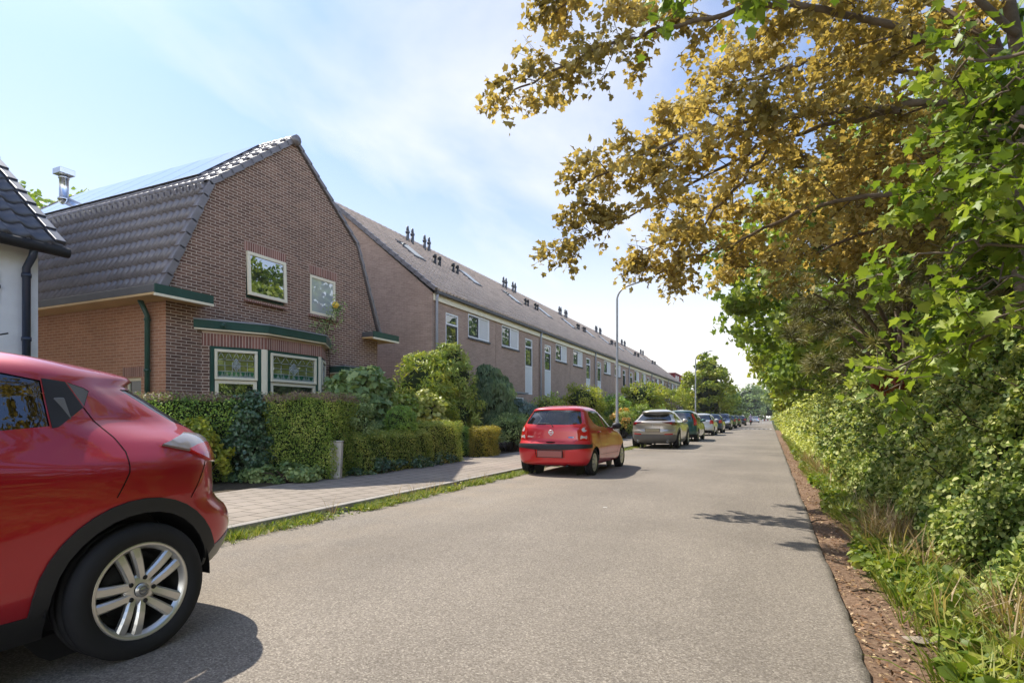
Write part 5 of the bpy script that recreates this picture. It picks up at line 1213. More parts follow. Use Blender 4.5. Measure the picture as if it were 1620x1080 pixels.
# ------------------------------------------------------------------ big bronze-leaved maple on the right
def branch_tree(name,label,trunk,limbs,leafmat,tpl,size,nsub,ntwig,nleaf,sublen,seed,barkm='bark',droop=.5,twigl=.42,spread=.55,up=.25):
    rng=np.random.default_rng(seed); root=empty(name,(trunk[0].x,trunk[0].y,0),0,label,'tree'); O=Vector((trunk[0].x,trunk[0].y,0))
    mb=MB(); r0=trunk_r=globals().get('TR',.2)
    def smooth(pts,n=5):
        out=[]
        for i in range(len(pts)-1):
            p0=pts[max(0,i-1)];p1=pts[i];p2=pts[i+1];p3=pts[min(len(pts)-1,i+2)]
            for k in range(n):
                t=k/n; out.append(.5*((2*p1)+(p2-p0)*t+(2*p0-5*p1+4*p2-p3)*t*t+(3*p1-p0-3*p2+p3)*t**3))
        out.append(pts[-1]); return out
    tp=smooth(trunk); mb.tube([p-O for p in tp],[r0*(1.15-.75*i/len(tp)) for i in range(len(tp))],12)
    LP=[];LN=[];LD=[];LV=[]
    for pts,lr in limbs:
        sp=smooth(pts,6); n=len(sp)
        jit=[Vector(rng.normal(size=3)*.025) for _ in sp]; sp=[p+j for p,j in zip(sp,jit)]
        mb.tube([p-O for p in sp],[lr*.75*(1-.88*i/n)+.004 for i in range(n)],8,cap=False)
        ns=int(nsub*((sp[-1]-sp[0]).length/5.5))
        for k in range(ns):
            t=.12+.88*((k+rng.uniform(0,1))/ns); i=min(n-2,int(t*(n-1))); s=sp[i].lerp(sp[i+1],t*(n-1)-i); d=(sp[i+1]-sp[i]).normalized()
            side=d.cross(Vector((0,0,1))).normalized(); a=rng.uniform(0,2*math.pi); 
            perp=(side*math.cos(a)+d.cross(side)*math.sin(a)*.7)
            L=sublen*(1.15-.8*t)*rng.uniform(.55,1.2); dr=(d*rng.uniform(.5,.9)+perp*.9+Vector((0,0,rng.uniform(-.15,up)))).normalized()
            e=s+dr*L+Vector((0,0,-.12*L)); m=s.lerp(e,.5)+Vector((0,0,.10*L))
            mb.tube([s-O,m-O,e-O],[max(.006,lr*.3*(1-t*.7)),.007,.003],5,cap=False)
            cv=rng.uniform()
            for q in range(ntwig):
                tt=rng.uniform(.15,1.0); b=s.lerp(m,tt*2) if tt<.5 else m.lerp(e,tt*2-1)
                w=Vector(rng.normal(size=3))*.6+dr*.7; w.z=w.z*.5; w=w.normalized()*twigl*rng.uniform(.5,1.2); te=b+w
                if q%2==0: mb.tube([b-O,te-O],[.004,.002],4,cap=False)
                nl=max(2,int(nleaf*rng.uniform(.6,1.4)))
                for l in range(nl):
                    pp=b.lerp(te,rng.uniform(.25,1.05))+Vector(rng.normal(size=3)*size*.55)
                    LP.append(pp-O); LN.append((rng.normal()*.35,rng.normal()*.35,1)); LD.append((w.x+rng.normal()*.2,w.y+rng.normal()*.2,w.z)); LV.append(np.clip(.5*cv+.5*rng.uniform(),0,1))
    mb.build('trunk',M[barkm],root,uv=False,fix=False)
    LP=np.array(LP); print(name,'leaves',len(LP))
    leaves('crown',LP,np.array(LN),size,tpl,M[leafmat],root,spread,droop,np.array(LV),rng,dirs=np.array(LD))
    return root
TR=.115
A=at
trunk=[Vector((3.05,9.3,-.1)),A(1635,560,7.2),A(1605,330,7.2),A(1612,120,7.3),A(1585,-60,7.6),A(1540,-330,8)]
limbs=[([A(1612,95,7.3),A(1480,62,7.2),A(1350,25,7.3),A(1200,12,7.5),A(1050,48,7.8),A(930,85,8.0),A(815,148,8.1)],.07),
 ([A(1603,215,7.2),A(1480,165,7.4),A(1350,176,7.6),A(1200,191,7.9),A(1080,218,8.2),A(985,260,8.4),A(915,301,8.5)],.075),
 ([A(1420,175,7.5),A(1320,197,7.8),A(1220,227,8.1),A(1110,281,8.4),A(1000,341,8.7),A(905,386,8.8)],.045),
 ([A(1604,300,7.2),A(1450,299,7.8),A(1300,326,8.4),A(1190,370,8.9),A(1100,406,9.2),A(1040,433,9.3)],.05),
 ([A(1604,335,7.2),A(1500,345,8),A(1380,365,9),A(1260,409,10),A(1150,428,10.6)],.05),
 ([A(1610,60,7.3),A(1480,-60,7.5),A(1300,-90,7.8),A(1100,-75,8),A(950,-25,8.1),A(880,20,8.2)],.06),
 ([A(1608,170,7.3),A(1420,110,8.5),A(1260,105,9.4),A(1130,145,10.2),A(1050,185,10.6)],.05),
 ([A(1604,260,7.2),A(1420,240,8.8),A(1240,270,10),A(1110,320,10.8)],.05),
 ([A(1611,110,7.3),A(1450,0,8.5),A(1300,40,9.5),A(1150,80,10.4)],.05),
 ([A(1604,320,7.2),A(1450,250,9.2),A(1330,290,10.5),A(1220,340,11.5)],.05),
 ([A(1220,227,8.1),A(1150,313,8.5),A(1090,370,8.8),A(1010,391,9.0)],.03),
 ([A(1612,100,7.3),A(1530,30,8.5),A(1430,80,9.5),A(1350,130,10.5)],.045),
 ([Vector((2.6,8.6,6.5)),Vector((2.3,7.6,8.6)),Vector((2.6,6.2,10.5)),Vector((2.9,5.2,12))],.06),
 ([Vector((2.6,8.8,7)),Vector((1.0,7.8,9.2)),Vector((-.6,7.2,10.6)),Vector((-1.5,6.8,11.2))],.055),
 ([Vector((2.6,8.8,7)),Vector((3.6,7.6,9)),Vector((4.4,6.2,11)),Vector((4.6,5.0,12))],.06),
 ([Vector((2.6,8.8,7.2)),Vector((2.4,9.6,9.5)),Vector((2.8,10.2,12))],.06),
 ([Vector((2.6,8.4,6.2)),Vector((2.6,6.6,7.6)),Vector((2.8,5.0,9.0)),Vector((3.0,3.8,9.8))],.055),
 ([A(1604,240,7.2),A(1520,210,8.2),A(1420,300,9.0),A(1330,390,9.6)],.04)]
branch_tree('maple_tree','large bronze leaved maple overhanging the road from the right, golden brown leaves against the sky',trunk,limbs,'l_bronze','maple',.086,24,12,9,1.05,11)
# smaller green maple nearer on the right edge
TR=.05
trunk=[Vector((2.35,3.5,-.1)),Vector((2.3,3.6,1.2)),Vector((2.2,3.8,2.4)),Vector((2.0,4.0,3.9))]
limbs=[([Vector((2.2,3.8,2.4)),A(1650,110,3.8),A(1590,150,4.1),A(1530,160,4.4)],.014),([Vector((2.25,3.7,2.1)),A(1660,330,3.7),A(1600,350,4.1),A(1545,390,4.5)],.014),([Vector((2.25,3.7,2.1)),A(1650,200,3.8),A(1595,240,4.2),A(1560,300,4.6)],.014),([Vector((2.25,3.7,2.2)),A(1640,230,3.9),A(1545,235,4.3),A(1470,290,4.6)],.016),
 ([Vector((2.25,3.7,2.0)),A(1640,290,3.8),A(1520,300,4.2),A(1425,345,4.5)],.016),
 ([Vector((2.28,3.65,1.8)),A(1640,390,3.7),A(1500,395,4.1),A(1390,430,4.5)],.016),
 ([Vector((2.28,3.65,1.6)),A(1640,440,3.7),A(1540,455,4.1),A(1440,480,4.4)],.014),
 ([Vector((2.3,3.6,1.3)),A(1640,520,3.6),A(1500,560,4.0),A(1370,590,4.3)],.016),
 ([Vector((2.3,3.6,1.3)),A(1640,470,3.6),A(1580,520,4.0),A(1480,540,4.4)],.014),
 ([Vector((2.1,3.9,3.2)),A(1560,90,4.0),A(1500,130,4.5)],.016),
 ([Vector((2.0,4.0,3.8)),A(1450,-120,3.8),A(1250,-60,4.0),A(1080,-8,4.2)],.016)]
branch_tree('green_maple','young maple with large fresh green leaves leaning in at the right edge',trunk,limbs,'l_green','maple',.078,14,7,8,.5,5,droop=.5,twigl=.28,spread=.5)
TR=.2
# ------------------------------------------------------------------ trees on the right, one behind another
def B(*a): return [((x,y,z),(rx,ry,rz)) for x,y,z,rx,ry,rz in a]
tree('green_tree','broad green maple behind the bronze one, its crown reaching left over the road',(3.0,20.5,0),10.5,.22,B((0,0,6.2,4.6,4.2,3.6),(-1.6,-.6,4.3,2.9,2.8,2.0),(.3,.2,8.4,3,3,2.3)),17000,.20,'maple','' or M['l_green'],clumps=170,clump_r=.2,seed=3)
rt=[(3.5,30,9.5,4.6,'l_green','green roadside tree beyond the broad maple, second along the right edge'),(3.4,42,9,4.5,'l_lime','yellowish green roadside tree farther along the right edge, before the speed table'),(3.9,56,9.5,4.6,'l_green','round green tree on the right near the white speed table'),(4.0,74,9,4.6,'l_far','grey green tree on the right well beyond the speed table'),(4.2,96,9,5,'l_far','hazy tree at the far right end of the road')]
for i,(x,y,h,r,mt,lb) in enumerate(rt):
    tree('roadside_tree',lb,(x,y,0),h,.2,B((0,0,h*.56,r,r*.95,h*.34),(-1.2,-.8,h*.34,r*.62,r*.6,h*.2),(.2,0,h*.8,r*.6,r*.6,h*.2)),int(9500-900*i),.24+.03*i,'wide',M[mt],'trees along the right verge',clumps=110,clump_r=.2,seed=20+i)
for i,(x,y) in enumerate(((4.9,.6),(5.2,-6.0))):
    tree('roadside_tree',['leafy tree just right of the camera, mirrored in the red crossover','leafy tree behind the camera on the right verge'][i],(x,y,0),11,.2,B((0,0,6,3.0,3.2,4.2),(-.2,0,3.2,2.6,2.8,2.4),(0,0,9,2.2,2.4,2.2)),8000,.26,'wide',M['l_green'],'trees along the right verge',clumps=110,clump_r=.22,seed=27+i,core=.5)
# pine with dark brown green tufts
rng=np.random.default_rng(4)
bl=B((0,0,3.0,2.3,2.6,1.5),(-.7,-.4,4.2,1.9,2.1,1.2),(.6,.5,5.2,2.2,2.2,1.3))
pr=tree('pine_tree','dark olive pine with tufted needles under the maple branches',(2.5,13.8,0),6.5,.14,bl,100,.1,'needle',M['l_pine'],clumps=90,clump_r=.15,seed=9)
bpy.data.objects.remove([o for o in pr.children if o.name.startswith('crown')][0])
P_,N_,V_,C_=blob_pts(bl,1000,330,.1,.4,np.random.default_rng(9),under=.8)
k=len(C_); per=85; idx=np.repeat(np.arange(k),per); o=sphere_pts(k*per,rng); o[:,2]*=.7
leaves('crown',C_[idx]+o*.06,np.cross(o,rng.normal(size=o.shape)),.22,'needle',M['l_pine'],pr,.2,-.15,np.clip(rng.uniform(size=k)[idx]*.7+.3*rng.uniform(size=k*per),0,1),rng,dirs=o)
# wood that closes the view on the right
rng=np.random.default_rng(6); n=36000
x=rng.uniform(4.6,9,size=n); y=rng.uniform(-2,120,size=n)**1.0; z=rng.uniform(.0,1,size=n)**.8*(10.5+1.2*np.sin(y*.5)+.8*np.sin(y*1.3))
n2=12000; x2=rng.uniform(3.6,7.5,size=n2); y2=rng.uniform(1,20,size=n2); z2=rng.uniform(.2,5.2,size=n2)
Pw=np.stack([np.concatenate([x,x2]),np.concatenate([y,y2]),np.concatenate([z,z2])],1)
ow=leaves('woodland',Pw,np.tile([-.6,-.2,.5],(n+n2,1)),.42,'wide',M['l_dark'],None,.7,.3,None,rng); tag(ow,'dark green wood closing the view behind the roadside trees','woodland',kind='stuff')
# ------------------------------------------------------------------ wild bushes along the right verge
def bush_run(label,y0,y1,n,size,tpl,mat,x0,top,seed,depth=1.9,lean=.46,amp=.09,droop=.3,mat2='l_pale'):
    rng=np.random.default_rng(seed); y=rng.uniform(y0,y1,size=n); u=rng.uniform(0,1,size=n)
    topy=top(y); k=rng.uniform(size=n)<.70
    zz=np.where(k,u**.85*topy,topy-rng.exponential(.08,size=n)); 
    front=x0+lean*np.clip(zz,0,9)**1.1-.10*np.exp(-((zz-.55)/.35)**2)
    xx=np.where(k,front+rng.exponential(.10,size=n),front+rng.uniform(0,depth,size=n))
    nz=np.sin(y*2.3+seed)*np.cos(zz*3.1+y)+.7*np.sin(y*5.9+zz*4.7)+.45*np.sin(y*13+zz*11+seed)
    P=np.stack([xx+np.where(k,nz*amp*-1,0),y,np.maximum(.02,zz+np.where(k,0,nz*.12))],1)
    Nn=np.where(k[:,None],np.array([-.8,-.25,.55]),np.array([-.2,0,1]))
    V=np.clip(.46+.16*nz+.30*rng.normal(size=n),0,1)
    yc=(y0+y1)/2; root=empty('roadside_bush',(x0+1,yc,0),0,label,'bush','wild bushes along the right verge'); P=P-np.array([x0+1,yc,0])
    k2=(rng.uniform(size=n)<.38)&(np.sin(P[:,1]*1.7+P[:,2]*2.3+seed)>-.35)
    leaves('foliage',P[~k2],Nn[~k2],size,tpl,M[mat],root,.75,droop,V[~k2],rng)
    leaves('mixed_foliage',P[k2],Nn[k2],size*1.15,'lance' if tpl!='lance' else 'leaf',M[mat2],root,.8,droop,V[k2],rng)
    # stray shoots arching out of the mass
    ns=int(26*(y1-y0)**.6); Q=[];D=[];sb=MB()
    for k in range(ns):
        yy=rng.uniform(y0,y1); tz=float(top(np.array([yy]))[0]); zb=rng.uniform(.25,1.0)*tz; b=Vector((x0+lean*zb**1.1-x0-1,yy-yc,zb))
        d=Vector((-rng.uniform(.1,.7),rng.normal()*.5,rng.uniform(.25,1.0))).normalized(); Ls=rng.uniform(.25,.6)*(size/.05)**.5; e=b+d*Ls+Vector((-.08,0,-.12*Ls)); mid=b.lerp(e,.5)+Vector((0,0,.08*Ls))
        sb.tube([b,mid,e],[.005,.004,.002],4,cap=False)
        for q in range(16):
            t=rng.uniform(.1,1.02); p=b.lerp(mid,t*2) if t<.5 else mid.lerp(e,t*2-1); Q.append(tuple(p)); D.append((d.x+rng.normal()*.7,d.y+rng.normal()*.7,d.z*.5))
    leaves('shoots',np.array(Q),np.tile([-.4,-.2,.8],(len(Q),1)),size*1.15,tpl,M[mat],root,.5,.2,None,rng,dirs=np.array(D))
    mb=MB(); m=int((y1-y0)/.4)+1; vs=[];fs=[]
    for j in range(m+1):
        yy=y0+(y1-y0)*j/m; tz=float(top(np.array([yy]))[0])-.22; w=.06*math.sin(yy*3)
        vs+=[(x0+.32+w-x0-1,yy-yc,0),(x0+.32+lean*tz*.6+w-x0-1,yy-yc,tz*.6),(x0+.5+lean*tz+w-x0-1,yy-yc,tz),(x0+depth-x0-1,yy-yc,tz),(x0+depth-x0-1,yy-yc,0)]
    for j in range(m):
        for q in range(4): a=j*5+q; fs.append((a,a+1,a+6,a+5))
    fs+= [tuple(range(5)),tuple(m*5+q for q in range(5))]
    mb.add(vs,fs); mb.add(sb.v,sb.f,1); mb.build('stems',[M['core'],M['twig']],root,uv=False); return root  # added dark core body that blocks light, joined with the shoot stems
s_=lambda a,b,c:(lambda y:a+b*np.sin(y*1.1+c)+.6*b*np.sin(y*2.7+c))
bush_run('nearest roadside bush with glossy mixed leaves and brown stems at the right edge',1.6,5.6,75000,.038,'wide','l_hedge',1.22,s_(1.95,.16,0),1)
bush_run('dense bramble bush beyond the nearest one, behind the dry grass tuft',5.6,10.5,62000,.047,'wide','l_hedge',1.10,s_(2.0,.18,1),2)
bush_run('dark ivy covered bush below the pine and the green tree',10.5,17,32000,.07,'wide','l_hedge',1.0,s_(1.95,.18,2),3)
bush_run('pale yellow green bush along the middle stretch of the verge',17,31,26000,.10,'leaf','l_pale',.95,s_(1.9,.18,3),4)
bush_run('long light green bush lining the verge up to the speed table',31,58,20000,.14,'leaf','l_pale',.95,s_(1.9,.2,4),5,depth=2.5)
bush_run('far green bush lining the verge beyond the speed table',58,125,14000,.24,'leaf','l_lime',.95,s_(2.0,.25,5),6,depth=3)
shrub('red_leaved_shrub','small shrub with reddish leaves poking out of the bushes below the pine','shrub',(1.5,9.4,0),B((0,0,1.70,.22,.3,.14)),150,.07,'wide',M['l_red'],clumps=12,core=0,seed=3,stems=False)
# dry grass, weeds and litter on the verge
rng=np.random.default_rng(12)
def tufts(C,nb,h,r,mat,name,lab,cat,tpl='blade',spl=.55):
    k=len(C); idx=np.repeat(np.arange(k),nb); n=len(idx); a=rng.uniform(0,2*math.pi,size=n); q=rng.uniform(0,1,size=n)**.6*r
    P=np.array(C)[idx]+np.stack([np.cos(a)*q,np.sin(a)*q,np.zeros(n)],1); d=np.stack([np.cos(a)*spl*rng.uniform(.1,1.1,size=n),np.sin(a)*spl*rng.uniform(.1,1.1,size=n),np.ones(n)],1)
    Nn=np.stack([np.cos(a),np.sin(a),-.5*np.ones(n)],1)
    o=leaves(name,P,Nn,h,tpl,M[mat],None,.25,0,None,rng,dirs=d*1.6,sizevar=.5); return tag(o,lab,cat,kind='stuff')
ys=rng.uniform(2.2,30,size=240); C=[(1.02+.25*rng.uniform()+.02*math.sin(y),y,-.02) for y in ys[:40]]
C+= [(1.04+rng.normal()*.10,6.3+rng.normal()*.45,-.02) for _ in range(34)]+[(1.15+rng.normal()*.12,3.4+rng.normal()*.5,-.02) for _ in range(18)]+[(1.0+rng.normal()*.1,15+rng.normal()*2,0) for _ in range(40)]
tufts(C,30,.34,.07,'l_straw','dry_grass','straw coloured dry grass at the foot of the right-hand bushes','grass',tpl='straw',spl=.8)
C=[(.76+.45*rng.uniform()+.06*math.sin(y*1.3),y,-.02) for y in 2+38*rng.uniform(size=900)**1.4]
tufts(C,18,.20,.09,'l_grass','verge_grass','short green grass at the edge of the brown verge','grass',tpl='thin',spl=.8)
C=[(.78+.45*rng.uniform()**1.2+ .09*math.sin(y*2),y,.0) for y in 2+22*rng.uniform(size=1500)**1.3]
k=len(C); idx=np.repeat(np.arange(k),11); n=len(idx); a=rng.uniform(0,2*math.pi,size=n)
Pw=np.array(C)[idx]+np.stack([np.cos(a)*.05,np.sin(a)*.05,rng.uniform(0,.13,size=n)],1)
ow=leaves('ground_weeds',Pw,np.stack([np.cos(a)*.3,np.sin(a)*.3,np.ones(n)],1),.065,'wide',M['l_weed'],None,.5,.1,None,rng,dirs=np.stack([np.cos(a),np.sin(a),.5*np.ones(n)],1)); tag(ow,'broad leaved weeds along the brown verge','weeds',kind='stuff')
n=7000; y=2+rng.uniform(size=n)**1.6*28; x=rng.uniform(.44,1.1,size=n)
ow=leaves('leaf_litter',np.stack([x,y,np.full(n,-.012)+.012*np.sin(x*9+y*3.1)+.01*np.sin(y*7.3)],1),np.tile([0,0,1.],(n,1)),.028,'leaf',M['l_litter'],None,.3,0,None,rng,sizevar=.6); tag(ow,'dry leaf litter strewn on the brown verge','leaf litter',kind='stuff')
mb=MB(); 
mb.add([(.74+.075*math.cos(t)*(1+.2*math.sin(3*t)),3.72+.045*math.sin(t),-.005+.004*math.sin(5*t)) for t in [2*math.pi*k/14 for k in range(14)]]+[(.74,3.72,.016)],[(i,(i+1)%14,14) for i in range(14)],0,False)
tag(mb.build('stone',M['pebble'],None,uv=False),'flat pale stone lying on the brown verge','stone')
for i,(x,y,r,L) in enumerate(((.62,4.6,.3,.22),(.80,5.2,-.7,.18),(.52,7.5,.9,.3))):
    mb=MB(); mb.tube([(-L/2,0,.0),(0,.02,.012),(L/2,-.01,.0)],[.006,.008,.003],6); mb.tube([(0,.02,.012),(L*.2,.08,.01)],[.005,.002],5); o=mb.build('twig',M['twig'],None,uv=False); o.location=(x,y,-.005); o.rotation_euler=(0,0,r)
    tag(o,['short brown twig on the verge just past the flat stone','thin twig on the verge beside the weeds','long twig near the asphalt edge by the dry grass'][i],'twig')
# grass along the kerb
ys=np.concatenate([rng.uniform(3.2,11.5,size=520),rng.uniform(11.5,24,size=260)]); 
C=[(KX+.03+rng.uniform()**1.6*.24,y,0) for y in ys if math.sin(y*1.9)+math.sin(y*4.3)>-1.1]
tufts(C,22,.085,.06,'l_grass','kerb_grass','strip of green grass growing along the kerb','grass',spl=1.0)
C=[(KX+.05+rng.uniform()*.14,y,0) for y in (6.6,6.7,7.1,7.5,7.55,7.9,8.3,8.4,8.9,9.3,9.5,5.4)]
tufts(C,14,.22,.05,'l_straw','kerb_weeds','tall dry weed stalks along the kerb','weeds',tpl='straw',spl=.35)
n=900; a=rng.uniform(0,6.28,size=n); yy=rng.uniform(4.5,11,size=n)
ow=leaves('kerb_leaves',np.stack([KX+.04+rng.uniform(size=n)**1.5*.26,yy,rng.uniform(.005,.06,size=n)],1),np.tile([0,0,1.],(n,1)),.05,'leaf',M['l_weed'],None,.5,.1,None,rng); tag(ow,'small leafy weeds among the kerb grass','weeds',kind='stuff')

# ------------------------------------------------------------------ garden hedges and shrubs on the left
G0=PZ-.03
hedge('hedge','long trimmed green privet hedge in front of the brick house, left of the ivy',(-9.35,6.6,G0),(.85,3.6,1.52),30000,.042,'leaf',M['l_privet_dark'],rz=rad(-14),seed=2,top=M['l_brown'])
hedge('hedge','tall square clipped hedge block with brown dry top, beside the leaning post',(-7.98,8.40,G0),(1.40,1.35,1.56),34000,.036,'leaf',M['l_box'],rz=rad(14),seed=3,amp=.035,top=M['l_brown'])
shrub('ivy','dark glossy ivy mound between the long hedge and the square block','ivy',(-8.75,7.55,G0),B((0,0,.95,.42,.42,.62),(.1,-.1,.4,.5,.5,.45)),7000,.06,'wide',M['l_ivy'],clumps=60,clump_r=.3,seed=4)
hedge('hedge','low clipped hedge along the pavement right of the leaning post',(-7.42,10.0,G0),(.62,2.6,.82),22000,.036,'leaf',M['l_privet'],seed=5,rnd=.12)
hedge('hedge','knee high dense hedge section with a cut end next to the garden path',(-7.45,11.95,G0),(.66,1.5,1.02),15000,.036,'leaf',M['l_privet'],seed=6,rnd=.10)
shrub('topiary_ball','round clipped topiary rising out of the low hedge','topiary',(-7.5,10.55,G0+.6),B((0,0,.42,.36,.36,.40)),6500,.036,'leaf',M['l_privet_dark'],clumps=300,clump_r=.16,core=.88,seed=7,stems=False,zmin=None)
hedge('hedge','golden yellow hedge strip just behind the low hedge',(-8.15,12.1,G0),(.5,1.7,1.10),9000,.045,'leaf',M['l_gold'],seed=8)
hedge('hedge','small golden clipped box standing alone past the garden path',(-7.55,14.7,G0),(.62,.80,.84),11000,.036,'leaf',M['l_gold'],seed=9,rnd=.1)
hedge('hedge','dark green low hedge behind the small golden box',(-8.6,14.6,G0),(1.0,.8,.85),7000,.045,'leaf',M['l_privet_dark'],seed=10)
shrub('ground_cover','low leafy plants creeping at the foot of the square hedge block','plants',(-7.55,7.5,G0),B((-.9,-.1,.12,.6,.35,.2),(0,.0,.12,.5,.3,.2),(-1.1,.2,.1,.25,.5,.16)),3200,.06,'wide',M['l_fig'],clumps=50,clump_r=.35,core=0,seed=11)
shrub('ground_cover','ivy creeping along the foot of the low pavement hedge','plants',(-7.18,10.4,G0),B((0,-1.2,.1,.2,.7,.18),(0,0,.1,.18,.8,.16),(0,1.3,.1,.18,.8,.16)),3000,.05,'wide',M['l_ivy'],clumps=60,clump_r=.35,core=0,seed=12)
shrub('fig_bush','loose bush with big lobed grey green leaves beside the bay window','bush',(-8.85,10.6,G0),B((0,0,1.55,.75,.8,.75),(.2,.3,1.0,.8,.85,.6),(-.1,.6,1.95,.5,.55,.45)),2600,.17,'maple',M['l_fig'],clumps=60,clump_r=.34,core=.45,seed=13)
shrub('flowering_bush','soft grey green bush spilling over the right end of the square hedge block','bush',(-7.55,9.1,G0),B((0,0,.95,.4,.45,.55),(-.1,.1,1.35,.3,.35,.3)),3800,.05,'leaf',M['l_fig'],clumps=60,core=.5,seed=14)
shrub('pink_flowers','pink flower heads among dark leaves behind the topiary ball','flowers',(-8.3,10.9,G0),B((0,0,1.05,.22,.25,.22)),320,.06,'wide',M['l_pink'],clumps=9,clump_r=.5,core=0,seed=15)
shrub('laurel_shrub','big rounded lime green laurel shrub at the right end of the brick house','shrub',(-9.75,14.9,G0),B((0,0,2.1,1.05,1.05,1.05),(.1,-.2,1.3,1.1,1.1,.9),(-.1,.2,2.75,.65,.65,.5)),6500,.15,'lance',M['l_laurel'],clumps=110,clump_r=.22,core=.72,seed=16)
shrub('laurel_shrub','tallest laurel shrub with dark upper leaves, in front of the bare gable wall','shrub',(-9.6,16.25,G0),B((0,0,2.3,.95,.95,1.0),(.1,-.1,1.2,1.0,1.0,.9),(-.05,.0,3.05,.62,.62,.60)),7000,.15,'lance',M['l_privet'],clumps=110,clump_r=.22,core=.72,seed=17)
shrub('weeping_conifer','dark grey green weeping conifer in front of the first row house','conifer',(-9.0,17.9,G0),B((.1,0,1.6,.8,.9,1.1),(-.1,.2,.9,1.0,.95,.8),(-.15,.1,2.6,.42,.5,.5),(.1,.6,2.1,.5,.5,.7)),15000,.20,'lance',M['l_conif'],clumps=90,clump_r=.3,core=.62,droop=1.6,seed=18)
shrub('variegated_shrub','shrub with yellow and white edged leaves behind the golden hedge','shrub',(-8.75,13.35,G0),B((0,0,1.35,.62,.62,.52),(0,.1,.85,.62,.6,.5)),2600,.12,'wide',M['l_varieg'],clumps=60,clump_r=.3,core=.7,seed=19)
shrub('hydrangea','low bush with dark green leaves and pale tips in front of the laurel','bush',(-9.1,12.6,G0),B((0,0,1.25,.8,.7,.55),(0,0,.7,.8,.75,.6)),3400,.11,'wide',M['l_privet'],clumps=60,clump_r=.3,core=.7,seed=20)
shrub('blue_conifer','squat blue grey conifer below the white door canopy','conifer',(-8.6,19.6,G0),B((0,0,1.15,.8,.8,.75),(0,0,.6,.9,.9,.6)),9000,.08,'lance',M['l_blue'],clumps=110,clump_r=.2,core=.75,seed=21)
shrub('grey_leaved_bush','pale grey green bush by the pavement left of the small red hatchback','bush',(-7.95,17.4,G0),B((0,0,.75,.65,.9,.6),(0,.6,.6,.6,.7,.5)),6000,.07,'leaf',M['l_fig'],clumps=90,core=.7,seed=22)
gd=[(-8.6,22.6,1.0,1.35,'l_privet','dark green garden bush above the roof of the red hatchback'),(-9.3,25,.8,1.2,'l_privet_dark','small dark bush beside a grey front door'),(-8.8,28.3,1.15,2.0,'l_lime','bright lime green bush behind the lamp post'),(-7.9,31.5,1.0,1.3,'l_green','leafy green bush just right of the near lamp post'),(-8.7,34.0,1.1,1.7,'l_privet_dark','dark green bush in shade right of the near lamp post'),(-8.2,40.5,1.5,2.6,'l_lime','tall yellow green shrub in front of the terrace above the silver crossover'),(-7.6,37,.9,1.3,'l_green','round green bush below the tall yellow shrub'),(-8.4,46,1.1,1.4,'l_privet_dark','dark bush between the tall yellow shrub and the small tree')]
for i,(x,y,r,zc,mt,lb) in enumerate(gd):
    shrub('garden_bush',lb,'bush',(x,y,G0),B((0,0,zc,r,r,r*.8),(.1,.1,zc*.55,r,r,zc*.55)),int(3600),.11+.004*i,'wide' if i%2 else 'leaf',M[mt],'bushes in the terrace gardens',clumps=70,clump_r=.26,core=.7,seed=40+i)
shrub('rose_bush','rose bush with orange blooms left of the silver crossover','bush',(-7.2,30.2,G0),B((0,0,.9,.8,1.0,.7)),2600,.09,'leaf',M['l_privet'],clumps=60,core=.7,seed=50)
shrub('rose_blooms','orange rose blooms on the bush left of the silver crossover','flowers',(-7.1,30.0,G0),B((0,0,1.1,.7,.9,.55)),420,.10,'wide',M['l_rose'],clumps=26,clump_r=.2,core=0,seed=51,stems=False)
# climbing rose on the house front, one yellow bloom
rng=np.random.default_rng(31)
cr_=empty('climbing_rose',(-10.55,11.75,G0),0,'thin climbing rose up the house front with one yellow bloom by the small window','climber')
mb=MB(); st=[Vector((0,0,0)),Vector((-.12,-.05,1.2)),Vector((-.13,.05,2.5)),Vector((-.10,-.1,3.4)),Vector((.02,.05,4.05))]
mb.tube(st,[.016,.014,.011,.008,.004],6); C=[]
for k in range(14):
    t=rng.uniform(.62,1)*3.99; i=int(t); s=st[i].lerp(st[i+1],t-i); e=s+Vector((rng.uniform(-.05,.25),rng.uniform(-.5,.45),rng.uniform(-.15,.3))); mb.tube([s,e],[.005,.002],4); C+= [s.lerp(e,q) for q in (.4,.7,1)]
mb.build('stems',M['twig'],cr_,uv=False,fix=False); C=np.array([tuple(c) for c in C]); idx=rng.integers(0,len(C),size=520)
leaves('foliage',C[idx]+rng.normal(size=(520,3))*.09*np.array([.5,1,1]),np.tile([1,0,.4],(520,1)),.06,'leaf',M['l_fig'],cr_,.6,.3,None,rng)
mb=MB(); mb.ellipsoid((.05,.06,4.12),(.07,.08,.07),6); 
for k in range(6): mb.ellipsoid((.06+.03*math.cos(k),.06+.05*math.cos(k*1.05),4.12+.05*math.sin(k*1.05)),(.035,.045,.045),5)
mb.build('yellow_bloom',plain('yellow_rose',(.75,.5,.06),.7),cr_,uv=False)
# leaning concrete post
mb=MB(); mb.hexa([(-.14,-.06,0),(.14,-.06,0),(.14,.06,0),(-.14,.06,0),(-.09,-.05,.66),(.17,-.05,.66),(.17,.05,.66),(-.09,.05,.66)]); mb.hexa([(-.10,-.06,.662),(.18,-.06,.662),(.18,.06,.662),(-.10,.06,.662),(-.10,-.06,.685),(.18,-.06,.685),(.18,.06,.685),(-.10,.06,.685)])
tag(mb.build('concrete_post',M['concrete'],None,uv=False,bevel=.012),'short pale concrete slab post leaning at the corner of the hedge','post').location=(-7.27,8.13,PZ)
bpy.data.objects['concrete_post'].rotation_euler=(0,0,rad(20))
